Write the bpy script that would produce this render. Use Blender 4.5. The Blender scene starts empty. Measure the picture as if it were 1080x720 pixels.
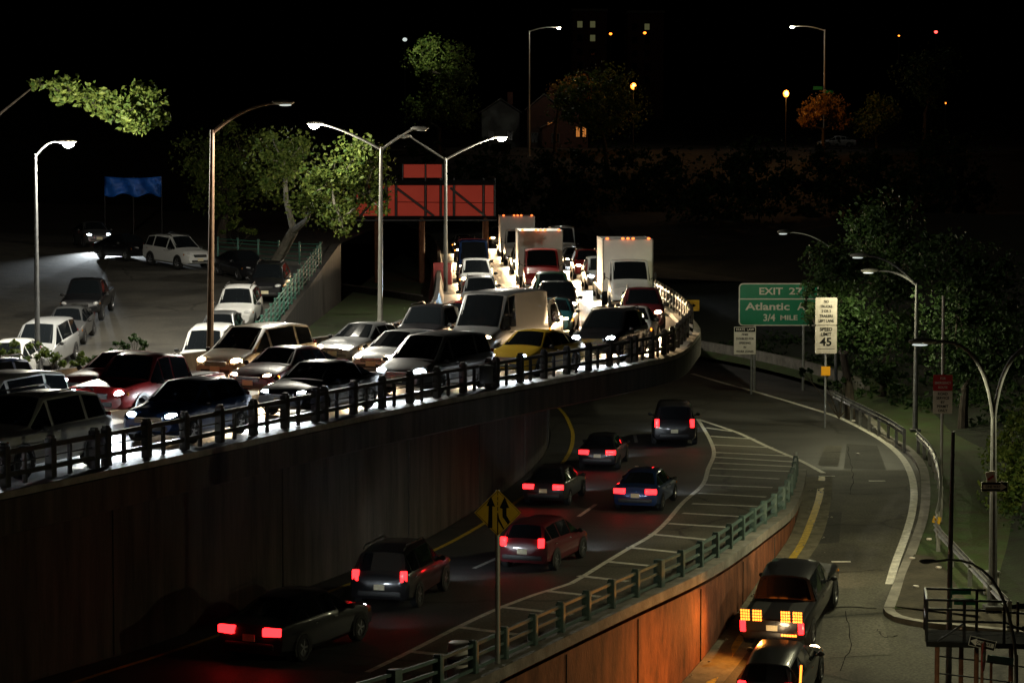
import bpy, bmesh, math, random
from mathutils import Vector, Matrix, noise
R = math.radians
random.seed(7)
SC = bpy.context.scene
COL = SC.collection

# ------------------------------------------------------------------ camera, world, exposure
F = 2600.0                      # focal length in pixels of the 1080 px wide photograph
CAMZ = 11.5
TILT = math.atan(185 / F)
cam = bpy.data.cameras.new('camera')
cam.sensor_width = 36.0
cam.lens = 36.0 * F / 1080
cam.clip_start = 0.5
cam.clip_end = 6000
camo = bpy.data.objects.new('camera', cam)
camo.location = (0, 0, CAMZ)
camo.rotation_euler = (math.pi / 2 - TILT, 0, 0)
COL.objects.link(camo)
SC.camera = camo

w = bpy.data.worlds.new('World')
SC.world = w
w.use_nodes = True
nt = w.node_tree
sky = nt.nodes.new('ShaderNodeTexSky')
sky.sky_type = 'NISHITA'
sky.sun_disc = False
sky.sun_elevation = R(-5)
sky.sun_rotation = R(200)
nt.links.new(sky.outputs[0], nt.nodes['Background'].inputs[0])
nt.nodes['Background'].inputs[1].default_value = 0.0012

sn = bpy.data.lights.new('night_fill', 'SUN'); sn.energy = .010; sn.angle = R(25); sn.color = (1, .86, .66)  # faint fill added from behind the camera for signs and walls
so = bpy.data.objects.new('night_fill', sn); COL.objects.link(so); so.rotation_euler = (R(48), 0, R(-25))

SC.view_settings.view_transform = 'Standard'
SC.view_settings.look = 'None'
SC.view_settings.exposure = 0.0
SC.view_settings.gamma = 1.0
SC.cycles.use_denoising = True
SC.cycles.sample_clamp_indirect = 2.0
SC.cycles.max_bounces = 5
SC.cycles.diffuse_bounces = 2
SC.cycles.glossy_bounces = 3
SC.cycles.transparent_max_bounces = 6
SC.cycles.volume_bounces = 0
SC.cycles.caustics_reflective = False
SC.cycles.caustics_refractive = False

# ------------------------------------------------------------------ picture to place
FW = Vector((0, math.cos(TILT), -math.sin(TILT)))
UP = Vector((0, math.sin(TILT), math.cos(TILT)))
def ray(px, py):
    return Vector((px - 540, 0, 0)) + UP * (360 - py) + FW * F
def at(px, py, D):
    d = ray(px, py)
    return Vector((0, 0, CAMZ)) + d * (D / d.y)
def on(px, py, z):
    d = ray(px, py)
    return Vector((0, 0, CAMZ)) + d * ((z - CAMZ) / d.z)
def ramp_z(Y):
    if Y >= 93: return 0.0
    return max(-2.8, -.00345 * (93 - Y) ** 2)
def on_f(px, py, f):
    lo, hi = 35.0, 260.0
    for _ in range(50):
        m = (lo + hi) / 2
        p = at(px, py, m)
        if p.z > f(p.x, p.y): lo = m
        else: hi = m
    return at(px, py, lo)
def on_ramp(px, py, dz=0):
    return on_f(px, py, lambda x, y: ramp_z(y) + dz)
def street_z(Y):
    return max(2.2, min(6.6, 5.7 - .065 * (137 - Y)))
def lin(pts):
    pts = sorted(pts)
    def f(y):
        if y <= pts[0][0]:
            a, b = pts[0], pts[1]
        elif y >= pts[-1][0]:
            a, b = pts[-2], pts[-1]
        else:
            for a, b in zip(pts, pts[1:]):
                if a[0] <= y <= b[0]: break
        return a[1] + (b[1] - a[1]) * (y - a[0]) / (b[0] - a[0])
    return f
def smooth_f(f, r=4):
    return lambda y: sum(f(y + k * r / 3) for k in range(-3, 4)) / 7

UPZ = 4.5
# ------------------------------------------------------------------ materials
def mat(name, col, rough=.6, metal=0, spec=.5, var=0, scale=3.0, emit=None, strength=0, bump=0, stretch=None, col2=None, coat=0):
    m = bpy.data.materials.new(name)
    m.use_nodes = True
    n = m.node_tree.nodes; l = m.node_tree.links
    b = n['Principled BSDF']
    b.inputs['Base Color'].default_value = (*col, 1)
    b.inputs['Roughness'].default_value = rough
    b.inputs['Metallic'].default_value = metal
    b.inputs['Specular IOR Level'].default_value = spec
    b.inputs['Coat Weight'].default_value = coat
    if emit:
        b.inputs['Emission Color'].default_value = (*emit, 1)
        b.inputs['Emission Strength'].default_value = strength
    if var or col2 or bump:
        tc = n.new('ShaderNodeTexCoord'); mp = n.new('ShaderNodeMapping')
        l.new(tc.outputs['Object'], mp.inputs[0])
        if stretch: mp.inputs['Scale'].default_value = stretch
        nz = n.new('ShaderNodeTexNoise')
        nz.inputs['Scale'].default_value = scale; nz.inputs['Detail'].default_value = 7; nz.inputs['Roughness'].default_value = .65
        l.new(mp.outputs[0], nz.inputs[0])
        rp = n.new('ShaderNodeValToRGB')
        c2 = col2 or tuple(c * (1 - var) for c in col)
        rp.color_ramp.elements[0].position = .32; rp.color_ramp.elements[1].position = .68
        rp.color_ramp.elements[0].color = (*c2, 1); rp.color_ramp.elements[1].color = (*[min(1, c * (1 + var * .4)) for c in col], 1)
        l.new(nz.outputs[0], rp.inputs[0]); l.new(rp.outputs[0], b.inputs['Base Color'])
        if bump:
            bp = n.new('ShaderNodeBump'); bp.inputs['Strength'].default_value = bump; bp.inputs['Distance'].default_value = .05
            n2 = n.new('ShaderNodeTexNoise'); n2.inputs['Scale'].default_value = scale * 9; n2.inputs['Detail'].default_value = 4
            l.new(mp.outputs[0], n2.inputs[0]); l.new(n2.outputs[0], bp.inputs['Height']); l.new(bp.outputs[0], b.inputs['Normal'])
    m.cycles.emission_sampling = 'NONE' if strength and not name.startswith(('tail', 'bright amber')) else 'AUTO'
    return m
def asphalt(name, base, patch, rough=.55):
    """worn asphalt: broad patches, fine grain, cracks and a polished look where it is worn"""
    m = bpy.data.materials.new(name); m.use_nodes = True
    n = m.node_tree.nodes; l = m.node_tree.links; b = n['Principled BSDF']
    tc = n.new('ShaderNodeTexCoord')
    def nz(scale, detail, st=(1, 1, 1)):
        mp = n.new('ShaderNodeMapping'); mp.inputs['Scale'].default_value = st; l.new(tc.outputs['Object'], mp.inputs[0])
        t = n.new('ShaderNodeTexNoise'); t.inputs['Scale'].default_value = scale; t.inputs['Detail'].default_value = detail
        l.new(mp.outputs[0], t.inputs[0]); return t
    a = nz(.35, 5); f = nz(14, 3)
    r1 = n.new('ShaderNodeValToRGB'); r1.color_ramp.elements[0].position = .4; r1.color_ramp.elements[1].position = .6
    r1.color_ramp.elements[0].color = (*patch, 1); r1.color_ramp.elements[1].color = (*base, 1)
    l.new(a.outputs[0], r1.inputs[0])
    r2 = n.new('ShaderNodeValToRGB'); r2.color_ramp.elements[0].position = .3; r2.color_ramp.elements[1].position = .75
    r2.color_ramp.elements[0].color = (.55, .55, .55, 1); r2.color_ramp.elements[1].color = (1.25, 1.25, 1.25, 1)
    l.new(f.outputs[0], r2.inputs[0])
    mx = n.new('ShaderNodeMixRGB'); mx.blend_type = 'MULTIPLY'; mx.inputs[0].default_value = 1
    l.new(r1.outputs[0], mx.inputs[1]); l.new(r2.outputs[0], mx.inputs[2])
    v = n.new('ShaderNodeTexVoronoi'); v.feature = 'DISTANCE_TO_EDGE'; v.inputs['Scale'].default_value = .22
    dn = nz(1.2, 4); ad = n.new('ShaderNodeMixRGB'); ad.inputs[0].default_value = .45
    l.new(tc.outputs['Object'], ad.inputs[1]); l.new(dn.outputs[1], ad.inputs[2]); l.new(ad.outputs[0], v.inputs['Vector'])
    r3 = n.new('ShaderNodeValToRGB'); r3.color_ramp.elements[0].position = .004; r3.color_ramp.elements[1].position = .012
    r3.color_ramp.elements[0].color = (.35, .35, .35, 1); r3.color_ramp.elements[1].color = (1, 1, 1, 1)
    l.new(v.outputs['Distance'], r3.inputs[0])
    m2 = n.new('ShaderNodeMixRGB'); m2.blend_type = 'MULTIPLY'; m2.inputs[0].default_value = .8
    l.new(mx.outputs[0], m2.inputs[1]); l.new(r3.outputs[0], m2.inputs[2]); l.new(m2.outputs[0], b.inputs['Base Color'])
    b.inputs['Roughness'].default_value = rough
    bp = n.new('ShaderNodeBump'); bp.inputs['Strength'].default_value = .25; bp.inputs['Distance'].default_value = .02
    l.new(f.outputs[0], bp.inputs['Height']); l.new(bp.outputs[0], b.inputs['Normal'])
    return m
def leafmat(name, col, col2):
    m = bpy.data.materials.new(name); m.use_nodes = True
    n = m.node_tree.nodes; l = m.node_tree.links; b = n['Principled BSDF']
    g = n.new('ShaderNodeNewGeometry'); rp = n.new('ShaderNodeValToRGB')
    rp.color_ramp.elements[0].color = (*col, 1); rp.color_ramp.elements[1].color = (*col2, 1)
    l.new(g.outputs['Random Per Island'], rp.inputs[0]); l.new(rp.outputs[0], b.inputs['Base Color'])
    b.inputs['Roughness'].default_value = .55
    b.inputs['Specular IOR Level'].default_value = .25
    tr = n.new('ShaderNodeBsdfTranslucent'); l.new(rp.outputs[0], tr.inputs[0])
    mx = n.new('ShaderNodeMixShader'); mx.inputs[0].default_value = .3
    l.new(b.outputs[0], mx.inputs[1]); l.new(tr.outputs[0], mx.inputs[2])
    l.new(mx.outputs[0], n['Material Output'].inputs[0])
    return m

M = {}
M['asphalt'] = asphalt('asphalt', (.060, .058, .054), (.038, .037, .035), .65)
M['asphalt_deck'] = asphalt('deck asphalt', (.09, .087, .082), (.055, .053, .05), .45)
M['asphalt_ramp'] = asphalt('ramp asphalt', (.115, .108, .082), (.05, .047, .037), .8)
M['asphalt_old'] = asphalt('old asphalt', (.13, .12, .10), (.075, .07, .06), .7)
M['white_paint'] = mat('white road paint', (.78, .75, .66), .6, var=.45, scale=5)
M['yellow_paint'] = mat('yellow road paint', (.62, .42, .04), .6, var=.5, scale=5)
M['concrete'] = mat('concrete', (.28, .26, .22), .8, var=.5, scale=1.5, bump=.3)
M['dark_concrete'] = mat('stained concrete', (.070, .058, .046), .85, col2=(.018, .015, .012), var=.5, scale=1.3, stretch=(1.6, 1.6, .18), bump=.3)
M['wall_red'] = mat('rust stained wall', (.30, .105, .045), .85, col2=(.085, .03, .015), var=.3, scale=1.6, stretch=(1.5, 1.5, .5), bump=.35)
M['soil'] = mat('soil', (.07, .06, .04), .95, var=.5, scale=1.2, bump=.5)
M['dirt'] = mat('gritty kerb strip', (.21, .19, .13), .9, col2=(.10, .09, .06), var=.3, scale=2.5)
M['grass'] = mat('grass', (.045, .085, .02), .9, col2=(.05, .045, .02), var=.3, scale=.9, bump=.8)
M['black_steel'] = mat('black painted steel', (.02, .02, .022), .45, metal=.3, var=.4, scale=6)
M['matt_steel'] = mat('matt black steel plate', (.018, .017, .015), .9, spec=.15, var=.4, scale=5)  # matt copy of the black steel: rougher, weaker specular
M['rail_steel'] = mat('dark railing steel', (.045, .04, .036), .5, metal=.2, var=.5, scale=5)
M['green_steel'] = mat('pale green painted steel', (.12, .18, .155), .5, var=.35, scale=6)
M['dark_green_steel'] = mat('green painted steel', (.04, .17, .12), .5, var=.4, scale=6)
M['galv'] = mat('galvanised steel', (.38, .38, .36), .45, metal=.6, var=.3, scale=4)
M['pole_brown'] = mat('rusty brown pole', (.20, .12, .07), .6, metal=.1, var=.4, scale=4)
M['pole_mid'] = mat('weathered grey pole', (.14, .14, .135), .6, metal=.1, var=.35, scale=4)
M['pole_dark'] = mat('dark grey pole', (.12, .125, .13), .5, metal=.2, var=.3, scale=4)
M['pole_grey'] = mat('grey pole', (.36, .35, .31), .5, metal=.3, var=.2, scale=4)
M['rust'] = mat('rusty steel', (.20, .075, .035), .75, var=.5, scale=5)
M['rubber'] = mat('tyre rubber', (.015, .015, .015), .8, var=.2, scale=8)
M['rim'] = mat('alloy rim', (.5, .5, .52), .3, metal=.9, var=.05)
M['glass'] = mat('car glass', (.008, .010, .012), .06, spec=.8, coat=.3)
M['trim'] = mat('black plastic trim', (.02, .02, .02), .5, var=.2, scale=7)
M['plate'] = mat('licence plate', (.75, .68, .45), .5, var=.15, scale=20)
M['chrome'] = mat('chrome', (.6, .6, .6), .15, metal=1)
M['head_warm'] = mat('warm headlight', (.9, .9, .9), .2, emit=(1, .70, .38), strength=60)
M['head_cool'] = mat('cool headlight', (.9, .9, .9), .2, emit=(.80, .93, 1), strength=70)
M['head_blue'] = mat('blue headlight', (.9, .9, .9), .2, emit=(.35, .72, 1), strength=45)
M['head_off'] = mat('headlight off', (.55, .55, .55), .12, spec=.9, coat=.5)
M['tail_on'] = mat('tail light on', (.5, .02, .02), .2, emit=(1, .012, .014), strength=8)
M['tail_off'] = mat('tail light off', (.22, .01, .01), .15, coat=.5)
M['amber'] = mat('amber lamp', (.7, .3, .05), .2, emit=(1, .25, .02), strength=8)
M['amber_hot'] = mat('bright amber lamp', (.7, .3, .05), .2, emit=(1, .20, .02), strength=4.5)
M['amber_off'] = mat('amber lens off', (.45, .16, .02), .15, coat=.5)
M['marker'] = mat('orange marker lamp', (.6, .2, .05), .3, emit=(1, .16, .03), strength=4)
M['lamp_white'] = mat('lit street lamp lens', (.9, .9, .85), .3, emit=(1, .93, .78), strength=90)
M['lamp_dim'] = mat('shielded lamp lens', (.9, .9, .9), .3, emit=(.85, .95, .9), strength=.7)
M['lamp_off'] = mat('unlit lamp lens', (.5, .5, .48), .2)
M['lamp_orange'] = mat('sodium lamp lens', (.9, .6, .3), .3, emit=(1, .22, .02), strength=4)
M['lamp_red'] = mat('red signal lamp', (.8, .1, .1), .3, emit=(1, .05, .04), strength=6)
M['window_lit'] = mat('lit window', (.5, .3, .1), .3, emit=(1, .33, .06), strength=.45)
M['window_far'] = mat('far lit window', (.5, .4, .3), .3, emit=(.8, .8, .35), strength=.07)
M['sign_green'] = mat('green sign sheeting', (.0, .24, .12), .45, var=.12, scale=3)
M['sign_dimmed'] = mat('dimmed white sign sheeting', (.36, .32, .28), .55, var=.3, scale=4)  # weaker light return of these panels put into a darker white
M['sign_white'] = mat('white sign sheeting', (.80, .74, .66), .45, var=.12, scale=4)
M['sign_black'] = mat('black sign sheeting', (.008, .008, .008), .7, spec=.1)
M['sign_yellow'] = mat('yellow sign sheeting', (.62, .36, .02), .45, var=.12, scale=4)
M['sign_orange'] = mat('orange sign sheeting', (.75, .33, .01), .45, var=.1, scale=4)
M['sign_red'] = mat('red sign sheeting', (.55, .025, .035), .45, var=.12, scale=4)
M['brick_dark'] = mat('deep dark brick', (.05, .025, .02), .9, var=.4, scale=2)  # much darker copy of the brick
M['sign_back'] = mat('sign back aluminium', (.3, .3, .3), .5, metal=.6, var=.1)
M['billboard'] = mat('backlit red billboard sheet', (.4, .05, .03), .7, emit=(1, .10, .055), strength=.12)
M['tarp'] = mat('blue tarpaulin', (.02, .16, .72), .5, var=.35, scale=1.2, bump=.3)
M['bark'] = mat('bark', (.055, .042, .03), .9, var=.5, scale=3, stretch=(2, 2, .4), bump=.6)
M['pale_bark'] = mat('pale plane bark', (.26, .24, .19), .85, var=.45, scale=3, bump=.4)
M['brick'] = mat('dark brick', (.16, .07, .05), .85, var=.4, scale=2)
M['siding'] = mat('grey siding', (.09, .09, .085), .8, var=.2, scale=2)
M['roofing'] = mat('roof shingle', (.10, .10, .10), .9, var=.35, scale=3)
M['white_box'] = mat('white truck box', (.72, .70, .66), .5, var=.12, scale=.8)
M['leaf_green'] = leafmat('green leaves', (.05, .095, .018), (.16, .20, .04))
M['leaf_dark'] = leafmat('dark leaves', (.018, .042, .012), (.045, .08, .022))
M['leaf_yellow'] = leafmat('yellowing leaves', (.16, .15, .02), (.10, .16, .03))
M['leaf_orange'] = leafmat('orange leaves', (.22, .10, .02), (.26, .15, .03))
PAINT = {}
for nme, c in dict(white=(.72, .72, .70), silver=(.42, .43, .44), grey=(.16, .165, .17), black=(.012, .012, .014), blue=(.02, .05, .16), red=(.32, .02, .02),
                   maroon=(.12, .015, .02), beige=(.42, .36, .26), green=(.03, .10, .06), yellow=(.62, .40, .03), brown=(.12, .07, .04), teal=(.03, .14, .16)).items():
    PAINT[nme] = mat(nme + ' car paint', c, .32, metal=.35 if nme in ('silver', 'grey', 'blue', 'brown') else 0, coat=.7, var=.03)

# ------------------------------------------------------------------ mesh helpers
class MB:
    def __init__(s): s.v = []; s.f = []; s.mi = []
    def add(s, vs, fs, m=0):
        o = len(s.v); s.v += [tuple(x) for x in vs]; s.f += [tuple(i + o for i in q) for q in fs]; s.mi += [m] * len(fs); return s
    def box(s, c, d, m=0, T=None):
        x, y, z = (k / 2 for k in d)
        vs = [Vector((sx * x, sy * y, sz * z)) for sz in (-1, 1) for sy in (-1, 1) for sx in (-1, 1)]
        if T is not None: vs = [T @ p for p in vs]
        vs = [p + Vector(c) for p in vs]
        return s.add(vs, [(0, 2, 3, 1), (4, 5, 7, 6), (0, 1, 5, 4), (2, 6, 7, 3), (0, 4, 6, 2), (1, 3, 7, 5)], m)
    def bevbox(s, c, d, b=.03, m=0, T=None):
        bm = bmesh.new(); bmesh.ops.create_cube(bm, size=1)
        for v in bm.verts: v.co = Vector((v.co.x * d[0], v.co.y * d[1], v.co.z * d[2]))
        bmesh.ops.bevel(bm, geom=bm.edges[:], offset=min(b, min(d) * .45), segments=2, affect='EDGES', profile=.6)
        vs = [v.co.copy() for v in bm.verts]; bm.verts.index_update()
        fs = [[v.index for v in f.verts] for f in bm.faces]; bm.free()
        if T is not None: vs = [T @ p for p in vs]
        return s.add([p + Vector(c) for p in vs], fs, m)
    def tube(s, pts, r, n=8, m=0, cap=True):
        pts = [Vector(p) for p in pts]
        rs = r if isinstance(r, (list, tuple)) else [r] * len(pts)
        vs = []; prev = None
        for i, p in enumerate(pts):
            t = (pts[min(i + 1, len(pts) - 1)] - pts[max(i - 1, 0)]).normalized()
            a = prev if prev is not None else (Vector((1, 0, 0)) if abs(t.x) < .9 else Vector((0, 1, 0)))
            a = (a - t * a.dot(t)).normalized(); prev = a; b = t.cross(a)
            for k in range(n):
                an = 2 * math.pi * k / n
                vs.append(p + (a * math.cos(an) + b * math.sin(an)) * rs[i])
        fs = [(i * n + k, i * n + (k + 1) % n, (i + 1) * n + (k + 1) % n, (i + 1) * n + k) for i in range(len(pts) - 1) for k in range(n)]
        if cap: fs += [tuple(range(n))[::-1], tuple((len(pts) - 1) * n + k for k in range(n))]
        return s.add(vs, fs, m)
    def ell(s, c, d, n=12, mm=7, m=0, T=None):
        vs = []; fs = []
        for i in range(mm + 1):
            th = math.pi * i / mm
            for k in range(n):
                ph = 2 * math.pi * k / n
                p = Vector((math.sin(th) * math.cos(ph) * d[0] / 2, math.sin(th) * math.sin(ph) * d[1] / 2, math.cos(th) * d[2] / 2))
                vs.append((T @ p if T is not None else p) + Vector(c))
        for i in range(mm):
            for k in range(n): fs.append((i * n + k, (i + 1) * n + k, (i + 1) * n + (k + 1) % n, i * n + (k + 1) % n))
        return s.add(vs, fs, m)
    def strip(s, A, B, m=0):
        n = len(A)
        return s.add(list(A) + list(B), [(i, i + 1, n + i + 1, n + i) for i in range(n - 1)], m)
    def lathe(s, prof, c=(0, 0, 0), n=20, axis='x', m=0):
        vs = []
        for (h, r) in prof:
            for k in range(n):
                a = 2 * math.pi * k / n
                p = (h, r * math.cos(a), r * math.sin(a)) if axis == 'x' else (r * math.cos(a), r * math.sin(a), h)
                vs.append(Vector(p) + Vector(c))
        return s.add(vs, [(i * n + k, i * n + (k + 1) % n, (i + 1) * n + (k + 1) % n, (i + 1) * n + k) for i in range(len(prof) - 1) for k in range(n)], m)
    def mesh(s, name, mats, smooth=35):
        me = bpy.data.meshes.new(name); me.from_pydata(s.v, [], s.f)
        for q in (mats if isinstance(mats, (list, tuple)) else [mats]): me.materials.append(q)
        me.polygons.foreach_set('material_index', s.mi)
        bm = bmesh.new(); bm.from_mesh(me); bmesh.ops.recalc_face_normals(bm, faces=bm.faces[:]); bm.to_mesh(me); bm.free()
        if smooth:
            me.polygons.foreach_set('use_smooth', [True] * len(me.polygons)); me.set_sharp_from_angle(angle=R(smooth))
        me.update(); return me
    def build(s, name, mats, parent=None, smooth=35):
        o = bpy.data.objects.new(name, s.mesh(name, mats, smooth)); COL.objects.link(o)
        if parent: o.parent = parent
        return o

def tag(o, label, cat, group=None, kind=None):
    if label: o['label'] = label
    if cat: o['category'] = cat
    if group: o['group'] = group
    if kind: o['kind'] = kind
    return o
def struct(o):
    o['kind'] = 'structure'; return o
def empty(name, loc, rz=0, label=None, cat=None, group=None):
    o = bpy.data.objects.new(name, None); COL.objects.link(o)
    o.location = loc; o.rotation_euler = (0, 0, rz); o.empty_display_size = .2
    return tag(o, label, cat, group)
KIDS = {}
def copy_tree(o, parent=None):
    c = o.copy(); COL.objects.link(c)
    if parent: c.parent = parent
    for ch in [x for x in o.children if x.type != 'LIGHT']: copy_tree(ch, c)
    return c
def text_mesh(txt, size, name, material, parent, loc, rx=R(90), align='CENTER', depth=.004, rz=0, wid=1.0):
    cu = bpy.data.curves.new(name, 'FONT'); cu.body = txt; cu.size = size; cu.align_x = align; cu.align_y = 'CENTER'
    cu.extrude = depth; cu.offset = size * .022; cu.resolution_u = 3
    t = bpy.data.objects.new(name, cu); COL.objects.link(t)
    bpy.context.view_layer.update()
    me = bpy.data.meshes.new_from_object(t.evaluated_get(bpy.context.evaluated_depsgraph_get()))
    bpy.data.objects.remove(t)
    me.materials.clear(); me.materials.append(material)
    o = bpy.data.objects.new(name, me); COL.objects.link(o)
    o.rotation_euler = (rx, 0, rz); o.location = loc; o.scale = (wid, 1, 1); o.parent = parent
    return o
def spot(name, loc, direction, power, col, angle=120, blend=.6, radius=.12, parent=None):
    l = bpy.data.lights.new(name, 'SPOT'); l.energy = power; l.color = col; l.spot_size = R(angle); l.spot_blend = blend; l.shadow_soft_size = radius
    o = bpy.data.objects.new(name, l); COL.objects.link(o); o.location = loc
    o.rotation_euler = Vector(direction).to_track_quat('-Z', 'Y').to_euler()
    if parent: o.parent = parent
    return o

# ------------------------------------------------------------------ alignments (plan lines of the roads)
deck_px = [(-160, 552), (-60, 535), (37, 515), (207, 479), (335, 451), (448, 428), (559, 407), (640, 392), (702, 379), (722, 362), (726, 345), (683, 312), (603, 264), (560, 250)]
deck_pts = [on(px, py, UPZ) for px, py in deck_px]
deck_pts = [Vector((-24.5, 38, UPZ))] + deck_pts + [Vector((-3, 275, UPZ)), Vector((-14, 300, UPZ))]
def resample(pts, step):
    # Catmull-Rom smoothing then equal spacing
    P = [pts[0] * 2 - pts[1]] + list(pts) + [pts[-1] * 2 - pts[-2]]
    out = []
    for i in range(1, len(P) - 2):
        for k in range(12):
            t = k / 12; a, b, c, d = P[i - 1], P[i], P[i + 1], P[i + 2]
            out.append(.5 * ((2 * b) + (c - a) * t + (2 * a - 5 * b + 4 * c - d) * t * t + (3 * b - a - 3 * c + d) * t ** 3))
    out.append(P[-2])
    res = [out[0]]; acc = 0
    for a, b in zip(out, out[1:]):
        L = (b - a).length
        while L and acc + L >= step:
            a = a + (b - a) * ((step - acc) / L); L = (b - a).length; acc = 0; res.append(a)
        acc += L
    return res
DECK = resample(deck_pts, 1.0)
for _ in range(6):
    DECK = [DECK[0]] + [(DECK[i - 1] + DECK[i] * 2 + DECK[i + 1]) / 4 for i in range(1, len(DECK) - 1)] + [DECK[-1]]
def tangent(L, i):
    return (L[min(i + 1, len(L) - 1)] - L[max(i - 1, 0)]).normalized()
def offset(L, d, z=None):
    """d to the left of the direction of the line"""
    out = []
    for i, p in enumerate(L):
        t = tangent(L, i); n = Vector((-t.y, t.x, 0))
        q = p + n * d
        if z is not None: q.z = z
        out.append(q)
    return out
DECK_W = 11.4
DECK_L = offset(DECK, DECK_W)
yel_px = [(0, 742), (100, 712), (207, 678), (298, 642), (435, 590), (500, 558), (560, 518), (588, 494), (600, 478), (604, 464), (602, 450), (589, 430)]
YEL = [on(px, py, 0) for px, py in yel_px]
YEL = [Vector((-20, 36, 0))] + YEL + [Vector((.5, 132, 0)), Vector((-4, 150, 0)), Vector((-14, 175, 0))]
YEL = resample(YEL, 1.5)
wall_px = [(450, 742), (520, 710), (660, 643), (740, 606), (787, 575), (813, 555), (830, 543), (841, 520), (845, 497)]
WALL = [Vector((-9, 38, .15)), Vector((-5.5, 46, .15))] + [on(px, py, .15) for px, py in wall_px]
WALL = resample(WALL, 1.0)
for _ in range(4):
    WALL = [WALL[0]] + [(WALL[i - 1] + WALL[i] * 2 + WALL[i + 1]) / 4 for i in range(1, len(WALL) - 1)] + [WALL[-1]]
curb_px = [(937, 645), (940, 637), (952, 607), (964, 577), (974, 545), (975.5, 513), (971, 493), (955.5, 475), (933, 462)]
CURB = [on_ramp(px, py) for px, py in curb_px]
CURB += [Vector((16.4, 116, 0)), Vector((16.0, 126, 0)), Vector((14.2, 136, 0)), Vector((11.2, 146, 0)), Vector((6, 160, 0)), Vector((-4, 178, 0)), Vector((-16, 196, 0))]
CURB = resample(CURB, 1.5)
wallX = lin([(p.y, p.x) for p in WALL])
curbX = lin([(p.y, p.x) for p in CURB])
yelX = lin([(p.y, p.x) for p in YEL])
deckLX = lin([(p.y, p.x) for p in DECK_L])

# ------------------------------------------------------------------ ground and roads
def sheet(name, ys, fx0, fx1, fz, nx, material, smooth=60):
    mb = MB(); vs = []; fs = []
    for y in ys:
        a, b = fx0(y), fx1(y)
        for k in range(nx + 1):
            x = a + (b - a) * k / nx
            vs.append((x, y, fz(x, y)))
    n = nx + 1
    for j in range(len(ys) - 1):
        for k in range(nx): fs.append((j * n + k, j * n + k + 1, (j + 1) * n + k + 1, (j + 1) * n + k))
    mb.add(vs, fs)
    o = mb.build(name, material, smooth=smooth)
    return struct(o)
def frange(a, b, s):
    n = max(1, int(round((b - a) / s))); return [a + (b - a) * i / n for i in range(n + 1)]
g = MB(); g.add([(-3000, -300, -3.4), (3000, -300, -3.4), (3000, 5000, -3.4), (-3000, 5000, -3.4)], [(0, 1, 2, 3)])
struct(g.build('ground', M['soil']))
M['hill_soil'] = mat('dark leaf litter', (.022, .02, .014), .95, var=.6, scale=.25, bump=.6)
# lower highway: left wall to the gore wall, beyond the gore out to the right kerb
sheet('lower_road', frange(36, 93, 1.5), lambda y: yelX(y) - .95, lambda y: wallX(y) - .12, lambda x, y: 0, 8, M['asphalt'])
sheet('lower_road', frange(93, 172, 1.5), lambda y: yelX(y) - .95, lambda y: curbX(y) + .1, lambda x, y: 0, 10, M['asphalt'])
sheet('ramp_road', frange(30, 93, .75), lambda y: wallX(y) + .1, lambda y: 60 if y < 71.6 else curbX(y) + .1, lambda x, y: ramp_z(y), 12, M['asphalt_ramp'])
# deck of the raised highway
mb = MB()
rgt = DECK; lft = DECK_L
mb.strip(offset(DECK, -.35, UPZ), offset(DECK, DECK_W + .4, UPZ))
struct(mb.build('upper_road', M['asphalt_deck']))
mb = MB()
e0 = offset(DECK, -.42, UPZ - .012); e1 = offset(DECK, -.42, UPZ - .75); e2 = offset(DECK, .3, UPZ - .95); e3 = offset(DECK, DECK_W + .42, UPZ - .95); e4 = offset(DECK, DECK_W + .42, UPZ - .012)
for a, b in ((e0, e1), (e1, e2), (e2, e3), (e3, e4), (e4, e0)): mb.strip(a, b)
o = mb.build('bridge_deck', M['dark_concrete'])
tag(o, 'long stained concrete deck carrying the raised highway over the lower lanes', 'bridge')
# the kerb under the railing
def prism(path_pairs, name, material, parent=None, m=0):
    """closed strip whose section is the list of (offset, z above) points"""
def kerb(name, L, sect, material, parent=None):
    mb = MB(); rails = []
    for (d, z) in sect:
        r = offset(L, d); rails.append([Vector((p.x, p.y, q.z + z)) for p, q in zip(r, L)])
    for a, b in zip(rails, rails[1:] + rails[:1]): mb.strip(a, b)
    n = len(sect)
    mb.add([r[0] for r in rails], [tuple(range(n))]); mb.add([r[-1] for r in rails], [tuple(range(n))])
    return mb.build(name, material, parent)
struct(kerb('deck_kerb', DECK, [(-.40, .006), (-.40, .16), (.32, .16), (.36, .006)], M['concrete']))
nb = [i for i, p in enumerate(DECK_L) if p.y > 50]
o = kerb('concrete_barrier', offset(DECK, DECK_W - .1)[nb[0]:], [(-.3, .006), (-.22, .25), (-.1, .85), (.1, .85), (.22, .25), (.3, .006)], M['dark_concrete'])
tag(o, 'low concrete barrier along the far side of the raised highway', 'barrier')
# retaining wall below the deck
nw = [p for p in YEL]
o = kerb('retaining_wall', offset(nw, 1.0), [(-.0, -.4), (0, 3.6), (.5, 3.6), (.5, -.4)], M['dark_concrete'])
tag(o, 'tall streaked dark concrete retaining wall beside the lower lanes', 'wall')
mbj = MB()
for i in range(4, len(nw) - 1, 6):
    q = offset(nw, .985)[i]; t = tangent(nw, i); an = math.atan2(t.y, t.x)
    mbj.box((q.x, q.y, 1.75), (.05, .034, 3.5), T=Matrix.Rotation(an, 3, 'Z'))
mbj.build('wall_joint', M['dark_concrete'], o)
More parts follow.
